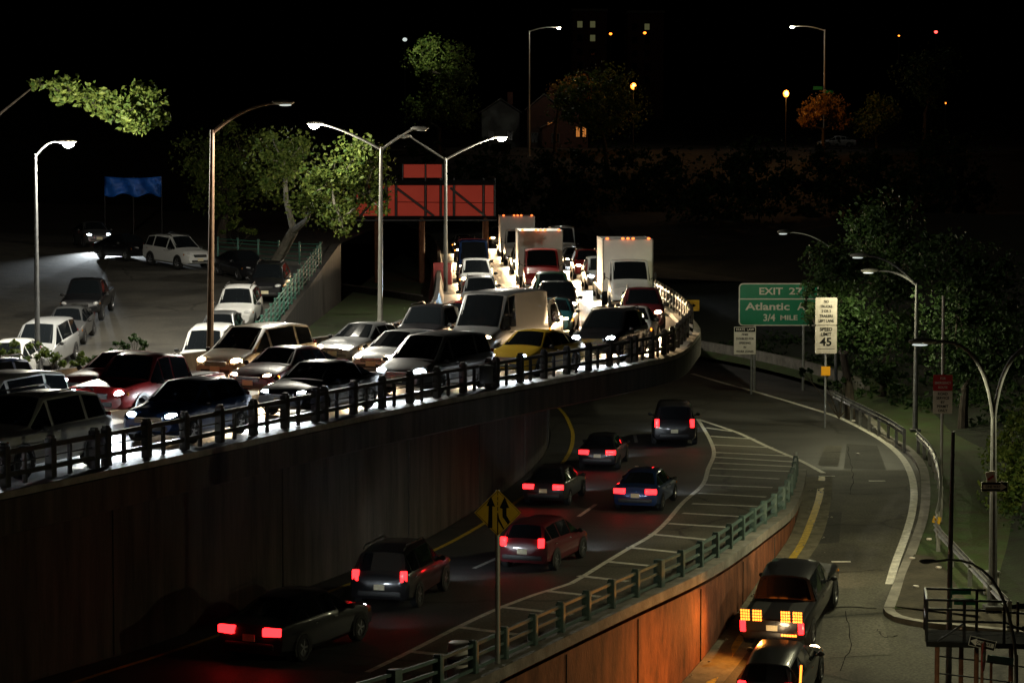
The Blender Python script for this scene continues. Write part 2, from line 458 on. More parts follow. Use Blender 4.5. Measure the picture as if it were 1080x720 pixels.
# gore wall of the ramp
rw = [p for p in WALL if p.y < 92.5]
wl = MB()
A = offset(rw, -.10)
wl.strip([Vector((p.x, p.y, -.12)) for p in A], [Vector((p.x, p.y, min(-.13, ramp_z(p.y) - .15))) for p in A])
B = offset(rw, .3)
wl.strip([Vector((p.x, p.y, -.12)) for p in B], [Vector((p.x, p.y, min(-.13, ramp_z(p.y) - .15))) for p in B])
o = wl.build('ramp_wall', M['wall_red'])
tag(o, 'rust red retaining wall with pale coping above the exit ramp lane', 'wall')
kerb('coping', rw, [(-.2, -.12), (-.2, .15), (.34, .15), (.34, -.12)], M['concrete'], o)
jn = MB()
for i in range(3, len(rw) - 1, 5):
    q = offset(rw, -.112)[i]; t = tangent(rw, i); zb = ramp_z(q.y)
    if zb < -.4: jn.box((q.x, q.y, zb / 2 - .1), (.022, .03, -zb - .15), T=Matrix.Rotation(math.atan2(t.y, t.x), 3, 'Z'))
jn.build('wall_joint', M['dark_concrete'], o)
# sidewalk strip at wall foot
vs0 = offset(rw, -.12); vs1 = offset(rw, -1.15)
mb = MB(); mb.strip([Vector((p.x, p.y, ramp_z(p.y) + .012)) for p in vs0], [Vector((p.x, p.y, ramp_z(p.y) + .012)) for p in vs1])
struct(mb.build('dirt_strip', M['dirt']))

# painted lines --------------------------------------------------------------------------------------------
def line_on(name, pts, width, material, dz=.006):
    mb = MB(); a = offset(pts, width / 2); b = offset(pts, -width / 2)
    mb.strip([p + Vector((0, 0, dz)) for p in a], [p + Vector((0, 0, dz)) for p in b])
    return struct(mb.build(name, material))
line_on('yellow_edge_line_marking', YEL, .16, M['yellow_paint'])
# hatched gore
hl = [(736, 442), (748, 462), (753, 478), (747, 494), (741, 511), (720, 530), (703, 550), (686, 565), (665, 577), (640, 592), (600, 616), (575, 623), (529, 640), (483, 661), (434, 686), (380, 712)]
line_on('gore_edge_line_marking', resample([on(x, y, 0) for x, y in hl], 1.0), .16, M['white_paint'])
hr = [(736, 442), (757, 449), (780, 457), (812, 472), (845, 486), (871, 500)]
line_on('gore_edge_line_marking', resample([on(x, y, 0) for x, y in hr], 1.0), .2, M['white_paint'], .008)
gl = lin([(q.y, q.x) for q in [on(x, y, 0) for x, y in hl]]); gr = lin([(q.y, q.x) for q in [on(x, y, 0) for x, y in hr]])
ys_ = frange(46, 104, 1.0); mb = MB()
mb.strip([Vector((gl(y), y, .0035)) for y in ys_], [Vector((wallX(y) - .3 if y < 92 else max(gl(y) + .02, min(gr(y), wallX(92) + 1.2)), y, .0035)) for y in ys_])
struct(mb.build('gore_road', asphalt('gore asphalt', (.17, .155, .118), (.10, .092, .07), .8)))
hatch = [((744, 451), (774, 455)), ((749, 460), (796, 463)), ((752, 469), (815, 472)), ((753, 477), (835, 481)), ((753, 482), (838, 487)), ((753, 488), (836, 492)), ((751, 494), (832, 497)), ((748, 501), (822, 505)), ((742, 511), (815, 514)), ((737, 520), (808, 524)),
         ((730, 531), (800, 534)), ((720, 541), (786, 545)), ((705, 552), (768, 556)), ((685, 563), (745, 569)), ((662, 577), (720, 583)), ((640, 592), (700, 598)), ((610, 607), (662, 613)), ((575, 623), (642, 630)), ((529, 640), (604, 648)), ((483, 661), (545, 669)), ((434, 687), (500, 694))]
mb = MB()
for (a, b) in hatch:
    p = on(*a, 0); q = on(*b, 0); t = (q - p).normalized(); n = Vector((-t.y, t.x, 0)) * .13; z = Vector((0, 0, .010))
    mb.add([p + n + z, q + n + z, q - n + z, p - n + z], [(0, 1, 2, 3)])
struct(mb.build('gore_hatch_marking', M['white_paint']))
# lane dashes of the lower road
mid = [(300, 688), (420, 634), (455, 619), (560, 572), (600, 551), (640, 523), (668, 500), (672, 478), (668, 455), (655, 436)]
midl = resample([on(x, y, 0) for x, y in mid], .5)
mb = MB()
for i in range(4, len(midl) - 8, 22):
    seg = midl[i:i + 7]; a = offset(seg, .07); b = offset(seg, -.07)
    mb.strip([p + Vector((0, 0, .006)) for p in a], [p + Vector((0, 0, .006)) for p in b])
struct(mb.build('lane_dash_marking', M['white_paint']))
# ramp lines
wp = [(730, 394), (760, 403), (800, 414), (860, 432), (889, 442), (927, 462), (949, 480), (960, 498), (964, 518), (962, 540), (955, 565), (945, 592), (937, 619)]
line_on('ramp_edge_line_marking', resample([on_ramp(x, y) for x, y in wp], 1.0), .26, M['white_paint'], .008)
yp = [(867, 503), (864, 525), (856, 549), (845, 575), (828, 600), (805, 638), (780, 675), (748, 722), (725, 760)]
line_on('ramp_yellow_line_marking', resample([on_ramp(x, y) for x, y in yp], 1.0), .24, M['yellow_paint'], .022)
mb = MB()
for x, y in ((848, 592), (887, 592), (925, 507), (872, 502)):
    p = on_ramp(x, y); mb.box((p.x, p.y, p.z + .006), (.6, .18, .008))
struct(mb.build('ramp_dash_marking', M['white_paint']))
# deck lane dashes
for d in (3.9, 7.5):
    L = offset(DECK, d); mb = MB()
    for i in range(5, len(L) - 4, 10):
        a = offset(L[i:i + 4], .07); b = offset(L[i:i + 4], -.07)
        mb.strip([p + Vector((0, 0, .006)) for p in a], [p + Vector((0, 0, .006)) for p in b])
    struct(mb.build('deck_lane_marking', M['white_paint']))

# right bank -----------------------------------------------------------------------------------------------
def bank_z(x, y):
    d = x - curbX(y)
    zz = ramp_z(y) + .14 + max(0, d - 3.2) * .16
    if y > 108: zz += min(1, (y - 108) / 14) * .5 * min(1, max(0, d) / 1.0)
    return zz + .10 * noise.noise(Vector((x * .3, y * .3, 0))) * min(1, max(0, d - .5))
def bank_soil(x, y): return bank_z(x, y)
sheet('grass_bank', frange(71.6, 196, 1.2), lambda y: curbX(y) + .12, lambda y: curbX(y) + 3.0, bank_z, 8, M['grass'])
M['ivy_soil'] = mat('darkened ivy ground', (.018, .028, .010), .95, col2=(.014, .012, .008), var=.4, scale=1.4, bump=.8)  # near-black of the bank beyond the grass strip put into the ground colour
sheet('bank_ground', frange(71.6, 196, 1.2), lambda y: curbX(y) + 3.0, lambda y: curbX(y) + 48, bank_z, 36, M['ivy_soil'])
kb = [p for p in CURB if p.y < 126]
struct(kerb('ramp_kerb', kb, [(-.18, .0), (-.18, .15), (.14, .15), (.14, .0)], M['concrete']))
# rounded corner kerb and bare earth at the foot of the bank
cc = [on_ramp(x, y) for x, y in ((937, 645), (941, 651), (952, 655.5), (975, 659.5), (1010, 663), (1060, 668), (1120, 674))]
struct(kerb('corner_kerb', resample(cc, .4), [(-.16, -.02), (-.16, .14), (.16, .14), (.16, -.02)], M['concrete']))
mb = MB(); c2 = resample(cc, .8)
mb.strip([p + Vector((0, .1, .12)) for p in c2], [Vector((p.x + .5, max(p.y + .3, 71.75), .135 + ramp_z(71.7))) for p in c2])
struct(mb.build('corner_earth', M['soil']))
mb = MB()
ptch = [(945, 640), (955, 606), (964, 585), (985, 588), (1000, 604), (1015, 628), (1035, 650)]
pp = [on_f(x, y, bank_z) for x, y in ptch]
ctr = sum(pp, Vector()) / len(pp)
ring = []
for p in pp: ring.append(Vector((p.x, p.y, bank_z(p.x, p.y) + .03)))
mb.add(ring + [Vector((ctr.x, ctr.y, bank_z(ctr.x, ctr.y) + .04))], [(i, (i + 1) % len(pp), len(pp)) for i in range(len(pp))])
struct(mb.build('earth_patch', M['soil']))

# left side: verge, side street and the rising ground behind
STX = -11.0
def street_l(y): return -20.6 - max(0, (y - 120)) * .12
def left_z(x, y): return street_z(y) - .02 + max(0, -x - 24) * .03 + .12 * noise.noise(Vector((x * .25, y * .25, 3)))
sheet('left_ground', frange(60, 270, 2), lambda y: min(street_l(y) + .02, deckLX(y) - .6), lambda y: -110, lambda x, y: left_z(x, y), 44, M['soil'])
sheet('side_street', frange(60, 150, 1.5), lambda y: street_l(y), lambda y: min(STX, deckLX(y) - .6), lambda x, y: street_z(y), 8, M['asphalt_old'])
sheet('verge', frange(86, 270, 2), lambda y: STX + .5, lambda y: max(STX + .6, deckLX(y) - .5), lambda x, y: 3.2, 4, M['grass'])
sheet('left_ground', frange(150, 270, 2), lambda y: street_l(y) + .02, lambda y: STX, lambda x, y: street_z(150) - .02, 8, M['soil'])
mb = MB()
mb.box((STX + .2, 120, 4.0), (.5, 62, 1))
ys = frange(88, 152, 1.5)
mb = MB()
for xx in (STX - .05, STX + .45):
    mb.strip([Vector((xx, y, street_z(y) + .12)) for y in ys], [Vector((xx, y, 2.0)) for y in ys])
mb.strip([Vector((STX - .05, y, street_z(y) + .12)) for y in ys], [Vector((STX + .45, y, street_z(y) + .12)) for y in ys])
mb.add([(STX - .05, 88, 2), (STX + .45, 88, 2), (STX + .45, 88, street_z(88) + .12), (STX - .05, 88, street_z(88) + .12)], [(0, 1, 2, 3)])
mb.add([(STX - .05, 152, 2), (STX + .45, 152, 2), (STX + .45, 152, street_z(152) + .12), (STX - .05, 152, street_z(152) + .12)], [(0, 1, 2, 3)])
o = mb.build('street_wall', M['dark_concrete']); tag(o, 'stained concrete wall holding up the sloping side street', 'wall')
# hill behind
def hill_z(x, y):
    t = max(0, min(1, (y - 262) / 46)); t = t * t * (3 - 2 * t)
    return 2.8 + 10.8 * t + max(0, y - 310) * .03 + .6 * noise.noise(Vector((x * .05, y * .05, 7)))
sheet('hill', frange(262, 330, 4) + frange(335, 900, 25), lambda y: -220, lambda y: 260, hill_z, 80, M['hill_soil'])
# embankment joining the right bank to the hill
sheet('right_ground', frange(130, 268, 4), lambda y: max(curbX(y) + 20, 9.5) if y < 175 else 9.5, lambda y: 120, lambda x, y: 2.4 + max(0, (y - 150)) * .035, 24, M['soil'])

# ------------------------------------------------------------------ railings
def railing_deck():
    root = empty('steel_railing', DECK[0], 0, 'dark steel railing with thick and thin posts along the raised highway edge', 'railing')
    root.location = (0, 0, 0)
    L = [p for p in DECK if p.y > 44 and p.y < 130]
    fine = resample(L, .25)
    pts = fine
    per = 7                       # 1.75 m between posts
    k = 0; main_n = thin_n = 0
    thick = MB(); thick.bevbox((0, 0, .44), (.20, .20, .88), .03); thick.bevbox((0, 0, .90), (.15, .15, .09), .03)
    thick_m = thick.mesh('post', M['rail_steel'])
    thin = MB(); thin.bevbox((0, 0, .34), (.09, .09, .68), .02); thin_m = thin.mesh('thin_post', M['rail_steel'])
    i = 3
    while i < len(pts) - 8:
        p = pts[i]; t = tangent(pts, i)
        places = [0]
        if k % 6 == 1: places = [0, 2]
        for q in places:
            pq = pts[i + q]
            if main_n < 64:
                o = bpy.data.objects.new('post', thick_m); COL.objects.link(o); o.parent = root
                o.location = (pq.x, pq.y, UPZ + .165); o.rotation_euler = (0, 0, math.atan2(t.y, t.x)); main_n += 1
        j = i + 3 + (places[-1])
        if thin_n < 60:
            pq = pts[min(j, len(pts) - 1)]
            o = bpy.data.objects.new('thin_post', thin_m); COL.objects.link(o); o.parent = root
            o.location = (pq.x, pq.y, UPZ + .165); o.rotation_euler = (0, 0, math.atan2(t.y, t.x)); thin_n += 1
        i += per + (2 if len(places) > 1 else 0); k += 1
    for z in (.26, .74):
        rl = kerb('rail', [Vector((p.x, p.y, UPZ + .16)) for p in L], [(-.05, z - .05), (-.05, z + .05), (.05, z + .05), (.05, z - .05)], M['rail_steel'], root)
    cb = MB(); cb.tube([Vector((p.x, p.y, UPZ + .16 + .5)) for p in L], .018, 5); cb.build('cable', M['rail_steel'], root)
    i = int(len(fine) * .72)
    for (px, py) in ((513, 404),):
        p = on(px, 420, UPZ); bx = MB(); bx.bevbox((p.x, p.y - .25, UPZ + .75), (.42, .2, .55), .03); bx.build('junction_box', M['black_steel'], root)
railing_deck()
def railing_gore():
    root = empty('green_railing', (0, 0, 0), 0, 'pale green steel railing with three rails on the ramp wall coping', 'railing')
    L = [p for p in WALL if 44 < p.y < 92]
    pts = resample(offset(L, .16), .25)
    pm = MB(); pm.bevbox((0, 0, .42), (.16, .20, .84), .015); pm.bevbox((0, 0, .86), (.12, .16, .05), .01)
    pm = pm.mesh('post', M['green_steel'])
    wm = MB(); wm.bevbox((0, 0, .44), (.26, .24, .88), .015); wm = wm.mesh('post', M['green_steel'])
    k = 0
    for i in range(2, len(pts) - 2, 7):
        p = pts[i]; t = tangent(pts, i)
        o = bpy.data.objects.new('post', wm if k % 9 == 4 else pm); COL.objects.link(o); o.parent = root
        o.location = (p.x, p.y, .152); o.rotation_euler = (0, 0, math.atan2(t.y, t.x)); k += 1
    for z in (.24, .52, .78):
        kerb('rail', [Vector((p.x, p.y, .15)) for p in pts[::3]], [(-.035, z - .035), (-.035, z + .035), (.035, z + .035), (.035, z - .035)], M['green_steel'], root)
railing_gore()
def railing_street():
    root = empty('green_fence', (0, 0, 0), 0, 'green iron fence on the wall beside the sloping side street', 'fence')
    pm = MB(); pm.bevbox((0, 0, .6), (.1, .1, 1.2), .01); pm.bevbox((0, 0, 1.24), (.14, .14, .07), .02); pm = pm.mesh('post', M['dark_green_steel'])
    line = [Vector((STX + .2, y, street_z(y) + .12)) for y in frange(98, 139, 2.0)]
    back = [Vector((STX + .2 - k * 1.25, 139 + k * .8, street_z(139 + k * .8) + .05)) for k in range(1, 6)]
    for p in line + back:
        o = bpy.data.objects.new('post', pm); COL.objects.link(o); o.parent = root; o.location = p
    for z in (.2, .45, .7, .95, 1.15):
        mb = MB(); mb.tube([p + Vector((0, 0, z)) for p in line + back], .03, 6); mb.build('rail', M['dark_green_steel'], root)
railing_street()

# guard rails on the ramp side
def guard_rail(pix, label, post_step=2.0, h=.72):
    root = empty('guard_rail', (0, 0, 0), 0, label, 'guard rail')
    L = resample([on_f(x, y, lambda a, b: bank_z(a, b) + h) for x, y in pix], .5)
    L = [Vector((p.x, p.y, bank_z(p.x, p.y) + h)) for p in L]
    sect = [(-.04, -.16), (-.10, -.10), (-.10, -.04), (-.03, 0), (-.10, .04), (-.10, .10), (-.04, .16), (-.015, .16), (-.07, .10), (-.07, .04), (0, 0), (-.07, -.04), (-.07, -.10), (-.015, -.16)]
    sect = [(-a, b) for a, b in sect]
    kerb('rail', L, sect, M['galv'], root)
    for i in range(1, len(L), int(post_step / .5)):
        p = L[i]; mb = MB(); mb.box((p.x + .08, p.y, p.z - h / 2 - .02), (.12, .1, h + .2)); mb.build('post', M['galv'], root)
guard_rail([(878, 415), (895, 424), (915, 434), (935, 444), (952, 455)], 'galvanised guard rail ending near the tall grey lamp post')
guard_rail([(965, 457), (978, 470), (986, 486), (990, 505), (989, 530), (985, 548)], 'galvanised guard rail curving along the grass strip below the red sign')
guard_rail([(984, 553), (995, 567), (1010, 582), (1027, 600), (1046, 620), (1062, 636)], 'galvanised guard rail running down the bank past the one way sign')
# low concrete wall on the outside of the bend
lw = [p for p in CURB if 118 < p.y < 170]
o = kerb('low_wall', offset(lw, -.8), [(-.15, .1), (-.15, 1.0), (.15, 1.0), (.15, .1)], M['concrete']); tag(o, 'low tan concrete wall on the outside of the dark bend', 'wall')

# ------------------------------------------------------------------ lamps
def arc(p0, p1, p2, n=10):
    return [p0 * (1 - t) ** 2 + p1 * 2 * t * (1 - t) + p2 * t * t for t in [i / n for i in range(n + 1)]]
def lamp_post(base, top, arms, label, pole_m, r=.11, group=None, name='street_lamp', aim=(0, 0, -1)):
    """arms: list of (head point, control point, lit, power, colour)"""
    root = empty(name, base, 0, label, 'street lamp', group)
    b = Vector(base); t = Vector(top) - b
    mb = MB(); mb.tube([(0, 0, 0), (0, 0, .25), t * .5, t], [r * 1.25, r * 1.05, r * .85, r * .62], 10)
    mb.bevbox((0, 0, .06), (r * 4, r * 4, .12), .02); mb.build('pole', pole_m, root)
    for (hp, cp, lit, power, colr) in arms:
        hp = Vector(hp) - b; cp = Vector(cp) - b
        a = MB(); a.tube(arc(t - Vector((0, 0, .12)), cp, hp), [r * .5] * 6 + [r * .38] * 5, 8); a.build('arm', pole_m, root)
        dirv = (hp - cp).normalized(); an = math.atan2(dirv.y, dirv.x)
        T = Matrix.Rotation(an, 3, 'Z')
        hs = 1.0 if r > .07 else .42
        h = MB(); h.ell(hp + T @ Vector((.30 * hs, 0, .03 * hs)), (.85 * hs, .36 * hs, .20 * hs), 14, 8, T=T); hd = h.build('lamp_head', M['pole_grey'], root)
        lens = MB(); big = .30 if lit in ('white', 'orange') else .07
        lens.ell(hp + T @ Vector((.38 * hs, 0, -.07 * hs)), (.46 * hs, .30 * hs, big * hs), 14, 8, T=T)
        lens.build('lens', {'white': M['lamp_white'], 'dim': M['lamp_dim'], 'off': M['lamp_off'], 'orange': M['lamp_orange']}[lit], hd)
        if power:
            lp = hp + T @ Vector((.38, 0, -.32))
            if lit == 'white':
                l = bpy.data.lights.new('lamp_light', 'POINT'); l.energy = power; l.color = colr; l.shadow_soft_size = .16
                o = bpy.data.objects.new('lamp_light', l); COL.objects.link(o); o.parent = hd; o.location = lp
            else: spot('lamp_light', lp, aim, power, colr, 176 if aim[0] else 164, .35, .14, hd)
    return root
WH = (1, .94, .78); CL = (1, .95, .58)
# left street: pole out of view side, lit heads
def simple_lamp(px, py, D, basez, label, arm_dx, power, lit='white', col=WH, pole_m=None, H=None):
    hp = at(px, py, D)
    base = Vector((hp.x + arm_dx, hp.y, basez)); top = Vector((base.x, base.y, hp.z - .45))
    return lamp_post(base, top, [(hp, Vector((hp.x + arm_dx * .45, hp.y, hp.z + .15)), lit, power, col)], label, pole_m or M['pole_grey'])
simple_lamp(62, 150, 98, street_z(98), 'lit street lamp with dazzling white head among the leaves at upper left', -.95, 6500, pole_m=M['pole_dark'])
# brown pole by the side street, shielded arm lighting the lot
pb = on(221, 384, 3.4); pb = at(221, 384, 91); top = at(224, 137, 91)
hp = at(290, 109, 91)
lamp_post((pb.x, pb.y, 3.3), top, [(hp, at(255, 112, 91), 'dim', 5500, WH)], 'brown rusty lamp post with a dark shielded arm beside the parked white cars', M['pole_brown'], .13)
# double arm posts at the far side of the raised highway
b = at(401, 340, 114); t = at(402, 155, 114)
lamp_post((b.x, b.y, 4.2), t, [(at(340, 131, 114), at(368, 138, 114), 'white', 2600, WH), (at(436, 136, 114), at(418, 146, 114), 'off', 0, WH)], 'grey double arm lamp post left of the red billboard, lit on one side', M['pole_grey'], .12)
b = at(470, 310, 138); t = at(470, 166, 138)
lamp_post((b.x, b.y, 4.2), t, [(at(522, 145, 138), at(498, 152, 138), 'white', 2600, WH), (at(432, 144, 138), at(450, 156, 138), 'off', 0, WH)], 'grey double arm lamp post standing before the red billboard', M['pole_grey'], .12)
# hilltop lamps
def hill_lamp(hx, hy, bx, by, D, label, power):
    h = at(hx, hy, D); b = at(bx, by, D)
    b.z = hill_z(b.x, b.y) - .1
    lamp_post(b, Vector((b.x, b.y, h.z - .4)), [(h, Vector(((h.x + b.x) / 2, b.y, h.z + .15)), 'white', power, WH)], label, M['pole_grey'], .14)
hill_lamp(586, 29, 558, 130, 300, 'lit lamp post on the hill above the billboard, arm to its right', 500)
hill_lamp(839, 28, 869, 140, 300, 'lit lamp post on the hill carrying small green street signs', 500)
# orange globe lamps
def globe_lamp(px, py, D, label, power):
    h = at(px, py, D); bz = hill_z(h.x, D)
    root = empty('globe_lamp', (h.x, h.y, bz), 0, label, 'street lamp')
    mb = MB(); mb.tube([(0, 0, 0), (0, 0, .4), (0, 0, h.z - bz - .2)], [.12, .08, .05], 8); mb.build('pole', M['black_steel'], root)
    mb = MB(); mb.ell((0, 0, h.z - bz), (.7, .7, .85), 12, 8); mb.build('lamp_globe', M['lamp_orange'], root)
    mb = MB(); mb.tube([(0, 0, h.z - bz + .3), (0, 0, h.z - bz + .5)], [.2, .02], 8); mb.build('cap', M['black_steel'], root)
    l = bpy.data.lights.new('lamp_light', 'POINT'); l.energy = power; l.color = (1, .42, .08); l.shadow_soft_size = .3
    o = bpy.data.objects.new('lamp_light', l); COL.objects.link(o); o.parent = root; o.location = (.1, -.8, h.z - bz + .1)
globe_lamp(829, 99, 292, 'bright orange globe lamp on the hill beside the orange tree', 900)
globe_lamp(668, 91, 300, 'orange globe lamp on the hill right of the dark leafy tree', 400)
# tall grey post on the right bank with two arms, shielded heads
b = at(965, 466, 105); t = at(967, 298, 105)
b.z = bank_z(b.x, b.y)
lamp_post(b, t, [(at(914, 270, 105), at(940, 270, 105), 'dim', 1100, CL), (at(925, 286, 107), at(948, 284, 107), 'dim', 400, CL)], 'tall grey lamp post with two curved arms on the right bank', M['pole_mid'], .11)
# lamp in front of the exit sign, its post lost among the trees
b = at(882, 412, 119); b.z = bank_z(b.x, b.y)
lamp_post(b, at(880, 262, 119), [(at(832, 245, 117), at(858, 244, 118), 'dim', 560, CL)], 'shielded lamp above the exit sign with its post among leaves', M['pole_dark'], .08, aim=(.01, .7, -.7))
# curved double arm post
b = on_f(1047, 642, bank_z); D = b.y
t = at(1048, 440, D)
lamp_post(b, t, [(at(984, 361, D), at(1040, 352, D), 'dim', 1250, CL), (at(1112, 361, D), at(1056, 352, D), 'dim', 800, CL)], 'lamp post with two wide curved arms carrying the one way sign', M['pole_mid'], .13)
# near lamp with arched arm by the platform
D = 49
b = at(1072, 760, D)
h = at(985, 592, D)
root = lamp_post((b.x, b.y, -2.8), at(1072, 690, D), [(h, at(1062, 575, D), 'off', 420, CL)], 'near lamp post with a thin arched arm bending over the steel platform', M['pole_grey'], .065, aim=(-.6, .15, -.7))  # lens unlit; spot added at the head to fill the merge sign

# ------------------------------------------------------------------ signs
def sign_root(name, p, zg, label):
    return empty(name, (p.x, p.y, zg), 0, label, 'sign')
def panel(root, name, w, h, z, m, y=-.05, th=.012, x=0, bev=.0, rz=0):
    mb = MB()
    if bev:
        n = 6; pts = []
        for (cx, cz, a0) in ((w / 2 - bev, h / 2 - bev, 0), (-w / 2 + bev, h / 2 - bev, 90), (-w / 2 + bev, -h / 2 + bev, 180), (w / 2 - bev, -h / 2 + bev, 270)):
            for k in range(n + 1):
                a = R(a0 + 90 * k / n); pts.append((cx + bev * math.cos(a), cz + bev * math.sin(a)))
        k = len(pts)
        vs = [(px, -th / 2, pz) for px, pz in pts] + [(px, th / 2, pz) for px, pz in pts]
        mb.add(vs, [tuple(range(k)), tuple(range(2 * k - 1, k - 1, -1))] + [(i, (i + 1) % k, k + (i + 1) % k, k + i) for i in range(k)])
    else: mb.box((0, 0, 0), (w, th, h))
    o = mb.build(name, m, root, smooth=0); o.location = (x, y, z); o.rotation_euler = (0, 0, rz); return o
def post(root, x, h, r=.05, m='galv', z0=-.3, y=0):
    mb = MB(); mb.tube([(x, y, z0), (x, y, h)], r, 8); return mb.build('post', M[m], root)
def txt(root, s, size, x, z, m='sign_white', y=-.066, wid=.9, name='lettering'):
    return text_mesh(s, size, name, M[m], root, (x, y, z), wid=wid)

# exit sign
D = 126
c = at(821, 321, D); s = F / D
r = sign_root('exit_sign', c, bank_z(c.x, c.y) if c.x > curbX(c.y) else 0, 'green exit sign for Atlantic Av half hidden by leaves')
zc = c.z - r.location.z
W_, H_ = 84 / s, 45 / s
panel(r, 'sign_border', W_, H_, zc, M['sign_white'], bev=.22)
panel(r, 'sign_face', W_ - .12, H_ - .12, zc, M['sign_green'], y=-.062, bev=.17)
panel(r, 'divider_line', W_ - .12, .06, zc + H_ * .13, M['sign_white'], y=-.069, th=.006)
def fit(t_, x0, x1, y0, y1):
    o = text_mesh(t_, .5, 'lettering', M['sign_white'], r, (0, 0, 0), align='LEFT')
    v = [q.co for q in o.data.vertices]; ax, bx_ = min(q.x for q in v), max(q.x for q in v); ay, by_ = min(q.y for q in v), max(q.y for q in v)
    p0 = at(x0, y1, D) - c; p1 = at(x1, y0, D) - c
    o.scale = ((p1.x - p0.x) / (bx_ - ax), (p1.z - p0.z) / (by_ - ay), 1)
    o.location = (p0.x - ax * o.scale.x, -.072, zc + p0.z - ay * o.scale.y)
fit('EXIT', 800.7, 825.5, 303.2, 310.6); fit('27', 832, 846, 303.2, 310.6)
fit('Atlantic', 785.8, 832.7, 319, 327); fit('Av', 840.6, 854, 319, 327)
fit('3/4', 805, 817.5, 331, 338.5); fit('MILE', 822.8, 841, 332.2, 337.4)
post(r, -1.2, zc + .9, .07, y=.06); post(r, 1.3, zc + .9, .07, y=.06)
# state law sign
D = 124; c = at(785.5, 359, D); s = F / D
r = sign_root('state_law_sign', c, bank_z(c.x, c.y), 'white state law sign with black header, below the exit sign')
zc = c.z - r.location.z; W_, H_ = 23 / s, 29 / s
panel(r, 'sign_face', W_, H_, zc, M['sign_white'])
panel(r, 'header_band', W_ * .94, H_ * .16, zc + H_ * .40, M['sign_black'], y=-.06, th=.008)
txt(r, 'STATE  LAW', .17, 0, zc + H_ * .40, wid=.95)
for k, t_ in enumerate(('FINES', 'DOUBLED FOR', 'SPEEDING', 'IN', 'WORK ZONES')):
    txt(r, t_, .155, 0, zc + H_ * (.22 - k * .155), 'sign_black', wid=.85)
post(r, .35, zc + .6, .05, y=.05)
# speed limit and truck sign
D = 108; c = at(871, 358, D); s = F / D
r = sign_root('speed_limit_sign', c, bank_z(c.x, c.y), 'speed limit 45 sign under a white truck sign overgrown by leaves')
zc = c.z - r.location.z; W_, H_ = 23 / s, 29.5 / s
p_ = panel(r, 'sign_face', W_, H_, zc, M['sign_dimmed'], bev=.05)
txt(r, 'SPEED', .21, 0, zc + H_ * .37, 'sign_black', wid=.95); txt(r, 'LIMIT', .21, 0, zc + H_ * .19, 'sign_black', wid=.95)
txt(r, '45', .50, 0, zc - H_ * .09, 'sign_black', wid=1.05); panel(r, 'footer_line', W_ * .8, .02, zc - H_ * .33, M['sign_black'], y=-.058, th=.004)
z2 = zc + H_ / 2 + .03 + 29 / s / 2
panel(r, 'truck_panel', W_, 29 / s, z2, M['sign_dimmed'], bev=.05)
for k, t_ in enumerate(('NO', 'TRUCKS', '2 OR 3', 'TRAILERS', 'LEFT LANE')):
    txt(r, t_, .165, 0, z2 + .42 - k * .21, 'sign_black', wid=.85)
post(r, 0, z2 + .6, .05, y=.05)
z3 = at(870.5, 391, D).z - r.location.z
panel(r, 'orange_marker', .40, .40, z3, M['sign_orange'])
# yellow panel and chevron marker at end of the deck railing
D = 113; c = at(729, 322, D); s = F / D
r = sign_root('curve_sign', c, 4.5, 'small yellow rectangular sign behind the end of the deck railing')
zc = c.z - 4.5; panel(r, 'sign_face', 17 / s, 11.5 / s, zc, M['sign_yellow']); post(r, 0, zc + .2, .04, y=.04)
mb = MB(); mb.add([(-.2, -.064, zc - .03), (.06, -.064, zc - .03), (.06, -.064, zc - .1), (.22, -.064, zc), (.06, -.064, zc + .1), (.06, -.064, zc + .03), (-.2, -.064, zc + .03)], [tuple(range(7))]); mb.build('arrow', M['sign_black'], r, smooth=0)
D = 100; c = at(726, 354, D); s = F / D
r = sign_root('object_marker', c, UPZ - .4, 'striped black and white object marker at the railing end')
zc = c.z - r.location.z; W_, H_ = 9 / s, 28 / s
panel(r, 'sign_face', W_, H_, zc, M['sign_white'], y=-.05)
mb = MB()
for k in range(-1, 4):
    z0 = zc - H_ / 2 + k * H_ / 3.2
    q = [(-W_ / 2, z0 + W_ * .9), (W_ / 2, z0), (W_ / 2, z0 + H_ / 6.4), (-W_ / 2, z0 + W_ * .9 + H_ / 6.4)]
    q = [(x, max(zc - H_ / 2, min(zc + H_ / 2, z))) for x, z in q]
    mb.add([(x, -.060, z) for x, z in q], [(0, 1, 2, 3)])
mb.build('diagonal_stripe', M['sign_black'], r, smooth=0); post(r, 0, zc + .3, .04, y=.03)
# merge warning sign
wp_ = on(525, 706, .15); D = wp_.y; s = F / D
c = at(524.5, 540, D)
r = sign_root('merge_sign', Vector((wp_.x, wp_.y, 0)), .15, 'yellow diamond lane merge sign on a thin post in the railing')
zc = c.z - .15; a = 50 / s / math.sqrt(2)
def diamond(name, a, y, m):
    mb = MB(); mb.bevbox((0, 0, 0), (a, .012, a), .005); o = mb.build(name, m, r, smooth=0); o.location = (0, y, zc); o.rotation_euler = (0, R(45), 0); return o
diamond('sign_border', a, -.06, M['sign_yellow']); diamond('border_line', a * .94, -.064, M['sign_black']); diamond('sign_face', a * .915, -.068, M['sign_yellow'])
mb = MB()
def poly(pts, k=.88 / s): mb.add([(x * k, -.078, zc - y * k) for x, y in pts], [tuple(range(len(pts)))])
u = 1 / 3.0
poly([((287 - 313) * u, (235 - 180) * u), ((278 - 313) * u, (235 - 180) * u), ((281 - 313) * u, (155 - 180) * u), ((272 - 313) * u, (155 - 180) * u), ((289 - 313) * u, (120 - 180) * u), ((304 - 313) * u, (158 - 180) * u), ((294 - 313) * u, (156 - 180) * u), ((294 - 313) * u, (235 - 180) * u)])
